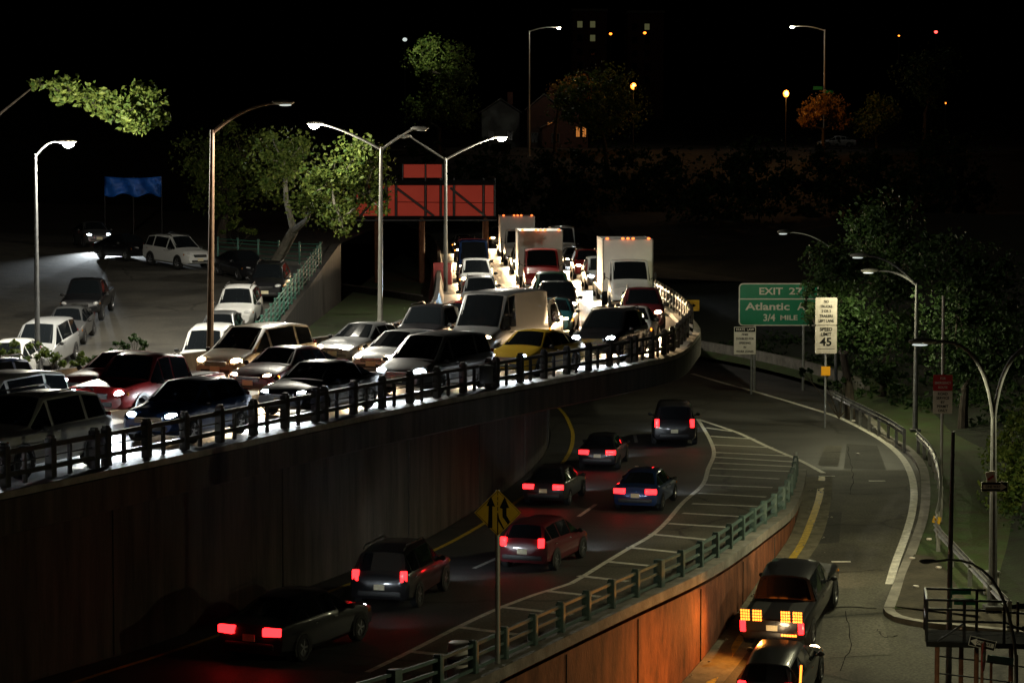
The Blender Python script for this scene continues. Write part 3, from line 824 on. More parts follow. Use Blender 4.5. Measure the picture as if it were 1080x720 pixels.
poly([(330 * u - 313 * u, (165 - 180) * u), (320 * u - 313 * u, (162 - 180) * u), (338 * u - 313 * u, (122 - 180) * u), (355 * u - 313 * u, (162 - 180) * u), (345 * u - 313 * u, (163 - 180) * u), (345 * u - 313 * u, (190 - 180) * u), (358 * u - 313 * u, (212 - 180) * u), (350 * u - 313 * u, (222 - 180) * u), (331 * u - 313 * u, (195 - 180) * u)])
for y0, y1 in ((88, 98), (104, 116), (122, 134), (140, 152), (158, 172)):
    poly([(-1 * u, (y0 - 180) * u), (1.6 * u, (y0 - 180) * u), (1.6 * u, (y1 - 180) * u), (-1 * u, (y1 - 180) * u)])
poly([(-1.5 * u, 0), (2 * u, 0), (5 * u, 20 * u), (24 * u, 58 * u), (21 * u, 62 * u), (2 * u, 30 * u), (2 * u, 80 * u), (-1.5 * u, 80 * u)])
mb.build('arrow', M['sign_black'], r, smooth=0)
post(r, 0, zc + .5, .055, 'pole_grey')
# red and white service sign
D = 92; c = at(994, 416, D); s = F / D
bse = on_f(994, 507, bank_z)
D = bse.y; c = at(994, 415.5, D); s = F / D
r = sign_root('service_sign', c, bse.z, 'red and white road service sign on a tall thin post')
zc = c.z - bse.z; W_ = 20.5 / s; hr_, hw = 17 / s, 24 / s
panel(r, 'sign_face', W_, hw, zc - hr_ / 2 - .0, M['sign_white'], bev=.03)
panel(r, 'red_panel', W_, hr_, zc + hw / 2 + .005, M['sign_red'], bev=.03)
for k, t_ in enumerate(('FOR', 'EMERGENCY', 'ROUTE')): txt(r, t_, .115, 0, zc + hw / 2 + hr_ * (.28 - .28 * k), wid=.9)
for k, t_ in enumerate(('ROAD', 'SERVICE', 'BY', 'PERMIT', 'ONLY')): txt(r, t_, .135, 0, zc - hr_ / 2 + hw * (.37 - .185 * k), 'sign_black', wid=.95)
post(r, 0, at(994, 312, D).z - bse.z, .055, 'pole_grey', y=.03)
# one way sign on the curved lamp post
D = on_f(1047, 642, bank_z).y - .3; c = at(1049, 513, D); s = F / D
def arrow_sign(c, W_, H_, rz, right, label, zg=None):
    r = empty('one_way_sign', (c.x, c.y, c.z), rz, label, 'sign')
    panel(r, 'sign_border', W_, H_, 0, M['sign_white'], y=0)
    panel(r, 'sign_face', W_ * .96, H_ * .9, 0, M['sign_black'], y=-.005)
    d = 1 if right else -1
    mb = MB(); pts = [(-.44, .22), (.22, .22), (.22, .40), (.46, 0), (.22, -.40), (.22, -.22), (-.44, -.22)]
    mb.add([(x * d * W_, -.0135, z * H_) for x, z in pts], [tuple(range(7))]); mb.build('arrow', M['sign_white'], r, smooth=0)
    txt(r, 'ONE WAY', H_ * .40, -.06 * d * W_, 0, 'sign_black', y=-.016, wid=.82)
    return r
r = arrow_sign(c, 28 / s, 10.5 / s, 0, True, 'black one way sign with arrow pointing right on the lamp post')
mb = MB(); mb.box((0, 0, 0), (.26, .012, .36)); o = mb.build('sticker_plate', M['sign_white'], r, smooth=0); o.location = (at(1045, 503.5, D) - c); o.rotation_euler = (0, R(-8), 0)
mb = MB(); mb.box((0, -.01, 0), (.2, .008, .06), T=Matrix.Rotation(R(-30), 3, 'Y')); q = mb.build('red_stripe', M['sign_red'], o, smooth=0)
# small yellow diamond on guard rail
c = on_f(988, 548, lambda a, b: bank_z(a, b) + .6)
r = empty('reflector_sign', c, 0, 'tiny yellow reflector plate at the guard rail gap', 'sign')
mb = MB(); mb.bevbox((0, 0, 0), (.26, .014, .22), .004, T=Matrix.Rotation(R(15), 3, 'Y')); mb.build('sign_face', M['sign_yellow'], r); post(r, 0, .05, .025, z0=-.7, y=.03)
# dark pole with street name signs
D = 66
b = at(1000, 752, D); t = at(1002, 455, D)
r = empty('street_name_post', (b.x, b.y, -2.8), 0, 'tall dark post with green street name signs behind the platform', 'sign')
mb = MB(); mb.tube([(0, 0, 0), (0, 0, (t.z + 2.8) * .5), (.04, 0, t.z + 2.8)], [.09, .07, .05], 10); mb.build('post', M['pole_dark'], r)
for (px, py, w_, tx, rz) in ((1013, 622, 20, 'COLUMBIA ST', 0), (1017, 633, 24, 'ATLANTIC AV', R(-4))):
    q = at(px, py, D); n_ = panel(r, 'name_plate', w_ * D / F, 7 * D / F, q.z + 2.8, M['sign_green'], y=-.16, x=q.x - b.x, rz=rz)
# hill street signs on lamp post
c = at(868, 96, 299.4)
r = empty('hill_street_sign', c, 0, 'pair of small green street signs fixed on the hill lamp post', 'sign')
for (px, py, w_) in ((862.5, 93, 10), (874.5, 97, 9), (867, 103, 12)):
    q = at(px, py, 299.4) - c; mb = MB(); mb.box(q, (w_ * .115, .05, .4)); mb.build('name_plate', M['sign_green'] if py < 100 else M['sign_back'], r)

# ------------------------------------------------------------------ billboard from behind
D = 176
def bb():
    x0, x1 = at(375, 0, D).x, at(522, 0, D).x
    z1, z0 = at(448, 196, D).z, at(448, 228, D).z
    root = empty('red_billboard', ((x0 + x1) / 2, D, 3.2), 0, 'red backlit billboard seen from behind through its dark steel frame', 'billboard')
    ox, oz = root.location.x, root.location.z
    def q(px, py, dy=0): v = at(px, py, D); return Vector((v.x - ox, dy, v.z - oz))
    def pan(name, a, b):
        p0, p1 = q(*a), q(*b); mb = MB(); mb.box(((p0.x + p1.x) / 2, 0, (p0.z + p1.z) / 2), (p1.x - p0.x, .06, p0.z - p1.z)); return mb.build(name, M['billboard'], root)
    pan('lower_sheet', (375, 195.5), (522, 228.5)); pan('upper_sheet', (424, 173.5), (467.5, 187.5))
    mb = MB()
    def bar(a, b, r_=.11): mb.tube([q(*a, -.35), q(*b, -.35)], r_, 6)
    for a, b in (((375, 191.5), (522, 191.5)), ((375, 193.5), (522, 193.5)), ((372, 229.5), (524, 229.5))): bar(a, b, .15)
    for x in (375, 408, 418, 449, 465, 479, 510, 522): bar((x, 188), (x, 230), .10)
    for x in (425, 449, 467): bar((x, 173), (x, 190), .07)
    for a, b in (((418, 198), (458, 228)), ((475, 198), (512, 228)), ((380, 228), (408, 197))): bar(a, b, .09)
    bar((418, 213), (522, 214), .025)
    mb.build('frame', M['black_steel'], root)
    for x in (398, 445, 512):
        p = q(x, 229); m2 = MB(); m2.tube([(p.x, -.3, 0), (p.x, -.3, p.z)], .22, 8); m2.build('post', M['rust'], root)
    mb = MB(); p0, p1 = q(372, 232), q(524, 232); mb.box(((p0.x + p1.x) / 2, -.7, p0.z), (p1.x - p0.x, .9, .08)); mb.build('catwalk', M['black_steel'], root)
bb()
# small red box standing for a construction sign by the lamp post
c = at(467, 293, 146); r = empty('red_sign_box', (c.x, c.y, 3.2), 0, 'small red sign box at the foot of the lamp post', 'cabinet')
z_ = c.z - 3.2
mb = MB(); mb.bevbox((0, 0, z_ / 2 + .3), (1.1, .6, z_ + 1.2), .04); mb.build('body', mat('red enamel', (.30, .03, .025), .5, var=.2), r)
mb = MB(); mb.bevbox((0, -.31, z_ / 2 + .3), (.9, .03, z_ + .8), .01); mb.build('door', mat('red enamel door', (.26, .025, .02), .5, var=.2), r)
# blue tarp
c = at(140, 196, 160)
def tarp():
    root = empty('blue_tarp', (c.x, c.y, 6.0), 0, 'blue tarpaulin hung on a frame behind the parked cars', 'tarpaulin')
    w_, h_ = 60 * 160 / F, 20 * 160 / F; mb = MB(); vs = []; nx, nz = 24, 8
    z0 = c.z - 6 - h_ / 2
    for j in range(nz + 1):
        for i in range(nx + 1):
            u_, v_ = i / nx, j / nz
            vs.append(((u_ - .5) * w_, .12 * math.sin(u_ * 19 + v_ * 3) + .1 * noise.noise(Vector((u_ * 6, v_ * 4, 1))), z0 + v_ * h_ * (1 - .18 * u_ * (1 - u_) * 4 * .5) - .12 * (1 - v_) * math.sin(u_ * 14)))
    mb.add(vs, [(j * (nx + 1) + i, j * (nx + 1) + i + 1, (j + 1) * (nx + 1) + i + 1, (j + 1) * (nx + 1) + i) for j in range(nz) for i in range(nx)])
    o = mb.build('sheet', M['tarp'], root, 60); md = o.modifiers.new('solid', 'SOLIDIFY'); md.thickness = .02
    mb = MB()
    for x in (-w_ / 2, 0, w_ / 2): mb.tube([(x, .18, -.5), (x, .18, z0 + h_)], .04, 6)
    mb.build('frame', M['black_steel'], root)
tarp()
spot('work_light', (c.x - 1, c.y - 5, c.z + 2.4), (.2, 1, -.4), 0, (1, 1, 1)) if False else None

# ------------------------------------------------------------------ trees and shrubs
def leaves(mb_v, mb_f, centre, rad, n, size, rng, shell=.5):
    for _ in range(n):
        d = Vector((rng.gauss(0, 1), rng.gauss(0, 1), rng.gauss(0, 1))).normalized() * (rng.random() ** shell)
        p = centre + Vector((d.x * rad[0], d.y * rad[1], d.z * rad[2]))
        s = size * rng.uniform(.55, 1.25)
        a = Vector((rng.gauss(0, 1), rng.gauss(0, 1), rng.gauss(0, .8))).normalized()
        b = a.cross(Vector((rng.gauss(0, 1), rng.gauss(0, 1), rng.gauss(0, 1)))).normalized()
        k = len(mb_v)
        m_ = a.cross(b) * s * .15
        mb_v += [p - a * s * .55, p + b * s * .36 + m_, p + a * s * .6, p - b * s * .36 + m_]
        mb_f.append((k, k + 1, k + 2, k + 3))
def tree(name, base, clumps, leaf, n, size, label, seed, trunk_r=.22, bark='bark', group=None, sub=14):
    n = int(n * 2.4)
    """base: foot of the trunk; clumps: list of (centre, radius) of the masses of leaves"""
    rng = random.Random(seed)
    root = empty(name, base, 0, label, 'tree', group)
    B = Vector(base); tk = MB()
    cen = sum((Vector(c_) for c_, r_ in clumps), Vector()) / len(clumps) - B
    fork = Vector((cen.x * .35, cen.y * .35, max(.6, (min(c_.z - r_ for c_, r_ in clumps) - B.z) * 1.0)))
    tk.tube([Vector((0, 0, -.3)), Vector((fork.x * .2, fork.y * .2, fork.z * .45)), fork], [trunk_r * 1.3, trunk_r, trunk_r * .8], 9)
    V = []; Fc = []; nodes = [fork]
    for c_, r_ in sorted(clumps, key=lambda k: (Vector(k[0]) - B - fork).length):
        q = Vector(c_) - B
        st_ = min(nodes, key=lambda k: (k - q).length); nodes.append(q); main_ = st_ is fork
        mid_ = (st_ + q) / 2 + Vector((rng.uniform(-.3, .3), rng.uniform(-.3, .3), -.15 * r_))
        k_ = 1 if main_ else .5
        tk.tube([st_, mid_, q, q + Vector((rng.uniform(-.3, .3), rng.uniform(-.3, .3), r_ * .6))], [trunk_r * .6 * k_, trunk_r * .42 * k_, trunk_r * .26 * k_, .02], 6)
        tot = max(3, int(n * (r_ ** 2) / sum(k[1] ** 2 for k in clumps)))
        for _ in range(sub):
            d = Vector((rng.gauss(0, 1), rng.gauss(0, 1), rng.gauss(0, .8))).normalized() * rng.uniform(.3, 1.15)
            sc = q + d * r_; rr = r_ * rng.uniform(.16, .38)
            tk.tube([q, (q + sc) / 2 + Vector((0, 0, -.08 * r_)), sc], [trunk_r * .16, trunk_r * .1, .012], 4)
            leaves(V, Fc, sc, (rr, rr, rr * .8), int(tot * .62) // sub, size, rng, .8)
        leaves(V, Fc, q, (r_ * 1.5, r_ * 1.5, r_ * 1.25), int(tot * .30), size * .85, rng, .6)
    tk.build('trunk', M[bark], root)
    mb = MB(); mb.v = [tuple(v) for v in V]; mb.f = Fc; mb.mi = [0] * len(Fc)
    me = bpy.data.meshes.new('crown'); me.from_pydata(mb.v, [], mb.f); me.materials.append(M[leaf])
    o = bpy.data.objects.new('crown', me); COL.objects.link(o); o.parent = root
    return root
def cl(px, py, D, rpx): return (at(px, py, D), rpx * D / F)
def gz(x, y): return left_z(x, y)
p = at(-90, 380, 109)
tree('street_tree', (p.x, p.y, street_z(103) - .1), [cl(72, 97, 104, 16), cl(100, 104, 104, 15), cl(122, 112, 104, 14), cl(150, 108, 104, 20), cl(140, 130, 103, 13), cl(165, 125, 105, 12), cl(60, 88, 104, 10), cl(135, 120, 103, 9), cl(110, 118, 104, 8), cl(40, 88, 106, 7)], 'leaf_green', 1300, .26, 'tall tree with bright lit leaves above the side street lamp', 1, .12)
p = at(232, 270, 158)
tree('street_tree', (p.x, p.y, street_z(150) - .1), [cl(215, 165, 158, 26), cl(255, 165, 159, 30), cl(235, 200, 157, 28), cl(280, 195, 158, 24)], 'leaf_green', 3200, .26, 'leafy tree behind the white parked car and brown post', 2, .36)
p = at(287, 265, 132)
tree('plane_tree', (p.x, p.y, 5.0), [cl(350, 190, 120, 28), cl(375, 165, 118, 22), cl(385, 200, 121, 26), cl(330, 215, 124, 22), cl(360, 230, 120, 18), cl(300, 170, 128, 32), cl(395, 170, 119, 16)], 'leaf_green', 4200, .25, 'pale trunked tree lit bright under the double arm lamp', 3, .32, 'pale_bark')
p = at(462, 125, 300)
tree('hill_tree', (p.x, p.y, hill_z(p.x, p.y)), [cl(445, 62, 299, 16), cl(465, 78, 298, 18), cl(480, 60, 300, 15), cl(455, 50, 300, 13), cl(487, 82, 299, 12), cl(468, 105, 301, 20), cl(448, 118, 302, 18), cl(485, 118, 302, 18)], 'leaf_green', 3600, .42, 'green lit tree alone on the dark hill left of the lamp', 4, .3)
p = at(640, 150, 294)
tree('hill_tree', (p.x, p.y, hill_z(p.x, p.y)), [cl(620, 95, 294, 22), cl(645, 88, 293, 20), cl(600, 110, 294, 20), cl(655, 115, 292, 24), cl(630, 122, 292, 24)], 'leaf_green', 2800, .42, 'broad dim tree on the hill beside the small orange globe lamp', 5, .3)
p = at(585, 150, 302)
tree('hill_tree', (p.x, p.y, hill_z(p.x, p.y)), [cl(590, 95, 301, 10), cl(612, 92, 301, 13)], 'leaf_orange', 700, .42, 'small orange leaved tree in front of the hill house', 6, .2)
p = at(868, 150, 298)
tree('hill_tree', (p.x, p.y, hill_z(p.x, p.y)), [cl(858, 118, 297, 12), cl(878, 112, 298, 12), cl(868, 108, 298, 11), cl(885, 126, 298, 10), cl(852, 128, 297, 8)], 'leaf_orange', 1600, .40, 'orange lit tree round the post with street signs', 7, .2)
p = at(925, 160, 300)
tree('hill_tree', (p.x, p.y, hill_z(p.x, p.y)), [cl(915, 130, 299, 14), cl(932, 118, 300, 15), cl(922, 108, 300, 9)], 'leaf_yellow', 1500, .42, 'yellow green round tree right of the orange lit tree', 8, .2)
p = at(975, 165, 300)
tree('hill_tree', (p.x, p.y, hill_z(p.x, p.y)), [cl(965, 80, 299, 20), cl(990, 70, 300, 22), cl(980, 100, 300, 18)], 'leaf_dark', 1500, .42, 'tall dim tree on the hill at far right', 9, .3)
# trees of the right bank
def bank_tree(px, py, D, cls, leaf, n, size, label, seed, tr=.2):
    p = at(px, py, D); z = bank_z(p.x, p.y)
    return tree('bank_tree', (p.x, p.y, z), [cl(a, b_, d_, r_) for a, b_, d_, r_ in cls], leaf, n, size, label, seed, tr)
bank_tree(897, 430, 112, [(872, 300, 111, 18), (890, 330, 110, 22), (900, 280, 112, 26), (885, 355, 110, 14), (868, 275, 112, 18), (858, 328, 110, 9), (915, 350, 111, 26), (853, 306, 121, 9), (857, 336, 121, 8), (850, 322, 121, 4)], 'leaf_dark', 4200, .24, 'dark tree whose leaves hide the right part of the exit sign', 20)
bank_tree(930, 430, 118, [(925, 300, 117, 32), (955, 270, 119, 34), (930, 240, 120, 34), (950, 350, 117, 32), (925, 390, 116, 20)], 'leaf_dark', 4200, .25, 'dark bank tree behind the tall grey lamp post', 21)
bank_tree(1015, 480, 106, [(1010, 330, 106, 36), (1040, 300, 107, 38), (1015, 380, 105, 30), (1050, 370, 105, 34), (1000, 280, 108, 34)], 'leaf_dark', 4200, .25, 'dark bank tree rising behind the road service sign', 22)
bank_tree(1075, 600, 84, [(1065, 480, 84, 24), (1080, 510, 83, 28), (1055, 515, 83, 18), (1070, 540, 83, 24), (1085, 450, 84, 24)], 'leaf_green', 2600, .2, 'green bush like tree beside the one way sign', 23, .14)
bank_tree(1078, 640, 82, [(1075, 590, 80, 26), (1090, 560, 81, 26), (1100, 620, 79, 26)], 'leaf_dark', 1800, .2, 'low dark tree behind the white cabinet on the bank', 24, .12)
def undergrowth(name, zf, spots, leaf, size):
    rng = random.Random(len(spots)); V = []; Fc = []
    for (x, y, rr, n) in spots:
        leaves(V, Fc, Vector((x, y, zf(x, y) + rr * .25)), (rr, rr, rr * .45), n, size, rng, .7)
    me = bpy.data.meshes.new(name); me.from_pydata([tuple(v) for v in V], [], Fc); me.materials.append(M[leaf])
    o = bpy.data.objects.new(name, me); COL.objects.link(o); o['kind'] = 'stuff'; o['label'] = 'dark low undergrowth covering the right bank behind the guard rails'; o['category'] = 'undergrowth'
rg2 = random.Random(11); sp_ = []
for _ in range(620):
    y = rg2.uniform(75, 150); x = curbX(y) + rg2.uniform(4.2, 24) * (1 if y < 110 else .9)
    if y > 112: x = curbX(y) + rg2.uniform(1.6, 20)
    sp_.append((x, y, rg2.uniform(.4, 1.1), 34))
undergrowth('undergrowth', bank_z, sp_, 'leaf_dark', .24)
def shrub(px, py, D, zf, cls, leaf, n, size, label, seed):
    p = at(px, py, D); root = empty('shrub', (p.x, p.y, zf(p.x, p.y)), 0, label, 'shrub'); rng = random.Random(seed)
    V = []; Fc = []; st = MB()
    for (a, b_, r_) in cls:
        q = at(a, b_, D) - root.location; rr = r_ * D / F
        st.tube([(0, 0, -.1), q * .5, q], [.04, .025, .008], 5)
        for _ in range(6):
            t_ = Vector((rng.uniform(-1, 1), rng.uniform(-1, 1), rng.uniform(-.3, 1.1))) * rr
            st.tube([q * .8, q + t_], [.015, .005], 4)
            leaves(V, Fc, q + t_, (rr * .35, rr * .35, rr * .3), n // (6 * len(cls)), size, rng)
    st.build('stem', M['bark'], root)
    me = bpy.data.meshes.new('foliage'); me.from_pydata([tuple(v) for v in V], [], Fc); me.materials.append(M[leaf])
    o = bpy.data.objects.new('foliage', me); COL.objects.link(o); o.parent = root
shrub(143, 385, 93, gz, [(128, 372, 9), (142, 366, 10), (156, 374, 9), (118, 380, 8), (138, 382, 9), (100, 384, 7)], 'leaf_dark', 900, .14, 'spiky dark shrub at the near end of the side street', 31)
shrub(35, 395, 92, gz, [(15, 378, 12), (40, 374, 12), (60, 380, 12), (80, 382, 10), (5, 370, 12)], 'leaf_green', 1000, .15, 'low green shrubs in front of the left parked cars', 32)
shrub(885, 420, 112, bank_z, [(870, 402, 8), (890, 408, 10), (910, 415, 10), (850, 396, 6)], 'leaf_dark', 700, .16, 'low scrub on the bank under the speed limit sign', 33)
shrub(250, 262, 150, gz, [(240, 245, 8), (252, 240, 9), (262, 248, 8)], 'leaf_green', 500, .2, 'small bush behind the black parked sedan', 34)

rg = random.Random(77)
for k in range(15):
    x = 452 + k * 40 + rg.uniform(-10, 10); D = rg.uniform(246, 262)
    if x < 700: D = rg.uniform(268, 280)
    p = at(x, 262, D); p.z = 2.6
    y0 = 172 + rg.uniform(-8, 10)
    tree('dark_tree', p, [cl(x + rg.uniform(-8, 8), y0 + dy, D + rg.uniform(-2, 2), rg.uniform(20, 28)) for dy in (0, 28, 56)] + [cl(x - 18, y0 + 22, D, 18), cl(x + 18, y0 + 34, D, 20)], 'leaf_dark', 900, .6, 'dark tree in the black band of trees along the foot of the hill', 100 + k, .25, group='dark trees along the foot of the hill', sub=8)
# ------------------------------------------------------------------ houses on the hill
def house(px0, px1, ptop, pbase, D, label, lit, wallm):
    a = at(px0, pbase, D); b = at(px1, pbase, D); h = (pbase - ptop) * D / F; w_ = b.x - a.x; cx = (a.x + b.x) / 2; dp = 8
    bz = hill_z(cx, D) - 1.0
    eave = a.z + h * .58 - bz; ridge = a.z + h - bz
    root = empty('hill_house', (cx, D + dp / 2, bz), 0, label, 'house')
    mb = MB(); mb.box((0, 0, eave / 2), (w_, dp, eave)); mb.add([(-w_ / 2, -dp / 2, eave), (w_ / 2, -dp / 2, eave), (0, -dp / 2, ridge - .15), (-w_ / 2, dp / 2, eave), (w_ / 2, dp / 2, eave), (0, dp / 2, ridge - .15)], [(0, 1, 2), (3, 5, 4)]); mb.build('wall', M[wallm], root)
    rf = MB()
    for s_ in (-1, 1):
        p0 = Vector((s_ * (w_ / 2 + .3), 0, eave - .12)); p1 = Vector((0, 0, ridge))
        dy = Vector((0, dp / 2 + .3, 0)); up = Vector((0, 0, .14))
        rf.add([p0 - dy, p1 - dy, p1 + dy, p0 + dy, p0 - dy + up, p1 - dy + up, p1 + dy + up, p0 + dy + up], [(0, 1, 2, 3), (4, 5, 6, 7), (0, 1, 5, 4), (1, 2, 6, 5), (2, 3, 7, 6), (3, 0, 4, 7)])
    r_ = rf.build('roof', M['roofing'], root); ch = MB(); ch.box((w_ * .25, 0, ridge + .2), (.7, .7, 1.6)); ch.build('chimney', M['brick'], r_)
    for (wx, wz, ww, wh, on_) in lit:
        fr = MB()
        for dx, dz, a_, b_ in ((0, wh / 2, ww + .1, .08), (0, -wh / 2, ww + .1, .08), (-ww / 2, 0, .08, wh), (ww / 2, 0, .08, wh), (0, 0, .05, wh)): fr.box((wx + dx, -dp / 2 - .05, wz + dz), (a_, .08, b_))
        fo = fr.build('window', M['siding'], root)
        pn = MB(); pn.box((wx, -dp / 2 - .015, wz), (ww, .02, wh)); pn.build('pane', M['window_lit'] if on_ else M['glass'], fo)
house(508, 548, 105, 138, 318, 'grey gabled house on the dark hill with dark windows', [(-1.2, 2.5, .8, 1.2, 0), (1.2, 2.5, .8, 1.2, 0)], 'siding')
house(556, 592, 100, 138, 312, 'hill house with one orange lit gable window', [(.8, 3.6, .8, 1.1, 1), (-1.2, 2.2, .8, 1.2, 0)], 'brick_dark')
house(572, 620, 122, 152, 310, 'low hill house with two tall orange lit windows', [(1.6, 3.0, .5, 1.3, 1), (2.4, 3.0, .5, 1.3, 1), (-1.2, 2.2, .9, 1.2, 0)], 'brick_dark')
def block(px0, px1, ptop, D, lights, label):
    a = at(px0, ptop, D); b = at(px1, ptop, D); w_ = b.x - a.x; cx = (a.x + b.x) / 2; bz = hill_z(cx, D) - 2; h = a.z - bz
    root = empty('apartment_block', (cx, D + 9, bz), 0, label, 'building')
    mb = MB(); mb.box((0, 0, h / 2), (w_, 18, h)); mb.build('wall', M['brick'], root)
    mb = MB(); mb.box((0, 0, h + .3), (w_ + .6, 18.6, .6)); mb.build('parapet', M['concrete'], root)
    for i in range(int(w_ / 3.2)):
        for j in range(int(h / 3.4)):
            wx = -w_ / 2 + 1.8 + i * 3.2; wz = 2 + j * 3.4
            if j < int(h / 3.4) - 5: continue
            p_ = Vector((cx + wx, D, bz + wz)); 
            l_ = any(abs((p_.x) * F / D + 540 - lx) < 1.6 * F / D * 1.0 and abs(175 + (CAMZ - p_.z) * F / D - ly) < 1.7 * F / D for lx, ly in lights)
            fr = MB()
            for dx, dz, a_, b_ in ((0, .85, 1.5, .12), (0, -.85, 1.5, .12), (-.7, 0, .12, 1.6), (.7, 0, .12, 1.6)): fr.box((wx + dx, -9.05, wz + dz), (a_, .12, b_))
            fo = fr.build('window', M['siding'], root); pn = MB(); pn.box((wx, -9.02, wz), (1.3, .05, 1.6)); pn.build('pane', M['window_far'] if l_ else M['glass'], fo)
block(604, 640, 12, 620, [(613, 31), (620, 38), (628, 30)], 'dark apartment block far off with three lit windows, left one')
block(662, 700, 14, 640, [(684, 29), (676, 35)], 'dark apartment block far off with lit windows, right one')
def far_lamp(px, py, D, m, label, r_=.35):
    h = at(px, py, D); bz = hill_z(h.x, D)
    root = empty('distant_lamp', (h.x, D, bz), 0, label, 'street lamp')
    mb = MB(); mb.tube([(0, 0, 0), (0, 0, h.z - bz)], .1, 6); mb.build('pole', M['black_steel'], root)
    mb = MB(); mb.ell((0, -.1, h.z - bz), (r_ * 2, r_ * 2, r_ * 1.6), 10, 6); mb.build('lens', M[m], root)
far_lamp(644, 36, 560, 'lamp_orange', 'distant orange lamp between the two dark blocks', .35)
far_lamp(680, 35, 600, 'lamp_orange', 'distant orange lamp in front of the right hand block', .4)
far_lamp(987, 34, 420, 'lamp_red', 'distant red signal lamp over the hill at far right', .3)
far_lamp(948, 38, 430, 'lamp_orange', 'distant faint orange lamp left of the red signal', .18)
far_lamp(997, 109, 330, 'lamp_orange', 'tiny orange lamp low among the hill trees', .14)
far_lamp(427, 42, 420, 'lamp_dim', 'distant pale lamp above the lit hill tree', .4)
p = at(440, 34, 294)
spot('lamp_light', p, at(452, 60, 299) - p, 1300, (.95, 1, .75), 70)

# ------------------------------------------------------------------ vehicles
WHEEL = {}
def wheel_meshes(r, wd):
    k = (r, wd)
    if k in WHEEL: return WHEEL[k]
    t = MB(); t.lathe([(-wd / 2, r * .64), (-wd / 2, r * .9), (-wd * .38, r), (wd * .38, r), (wd / 2, r * .9), (wd / 2, r * .64), (-wd / 2, r * .64)], n=22)
    tm = t.mesh('wheel', M['rubber'])
    q = MB(); q.lathe([(-wd * .3, r * .66), (wd * .40, r * .66), (wd * .44, r * .60), (wd * .30, r * .56), (wd * .30, r * .06)], n=22, m=0)
    q.lathe([(wd * .30, 0.001), (wd * .42, .001), (wd * .42, r * .14), (wd * .30, r * .18)], n=12, m=0)
    for i in range(5):
        a = 2 * math.pi * i / 5
        q.box((wd * .36, math.cos(a) * r * .36, math.sin(a) * r * .36), (wd * .10, r * .50, r * .13), T=Matrix.Rotation(a, 3, 'X'))
    WHEEL[k] = (tm, q.mesh('rim', M['rim'])); return WHEEL[k]
def lofted(st, ring):
    rows = [ring(*s_) for s_ in st]; n = len(rows[0])
    vs = [Vector((x, s_[0], z)) for s_, rw_ in zip(st, rows) for (x, z) in rw_]
    fs = [(i * n + k, i * n + (k + 1) % n, (i + 1) * n + (k + 1) % n, (i + 1) * n + k) for i in range(len(st) - 1) for k in range(n)]
    fs += [tuple(range(n)), tuple((len(st) - 1) * n + k for k in range(n))]
    return vs, fs, n
def ring(y, zb, belt, top, w_, wt):
    h = [(0, zb), (w_ * .84, zb), (w_ * .97, zb + .10), (w_, zb + .5 * (belt - zb)), (w_ * .985, belt - .06), (w_ * .95, belt), (wt, top - .07 * min(1, (top - belt) / .3)), (wt * .86, top - .012), (wt * .45, top + .012), (0, top + .02)]
    return h + [(-x, z) for x, z in h[-2:0:-1]]
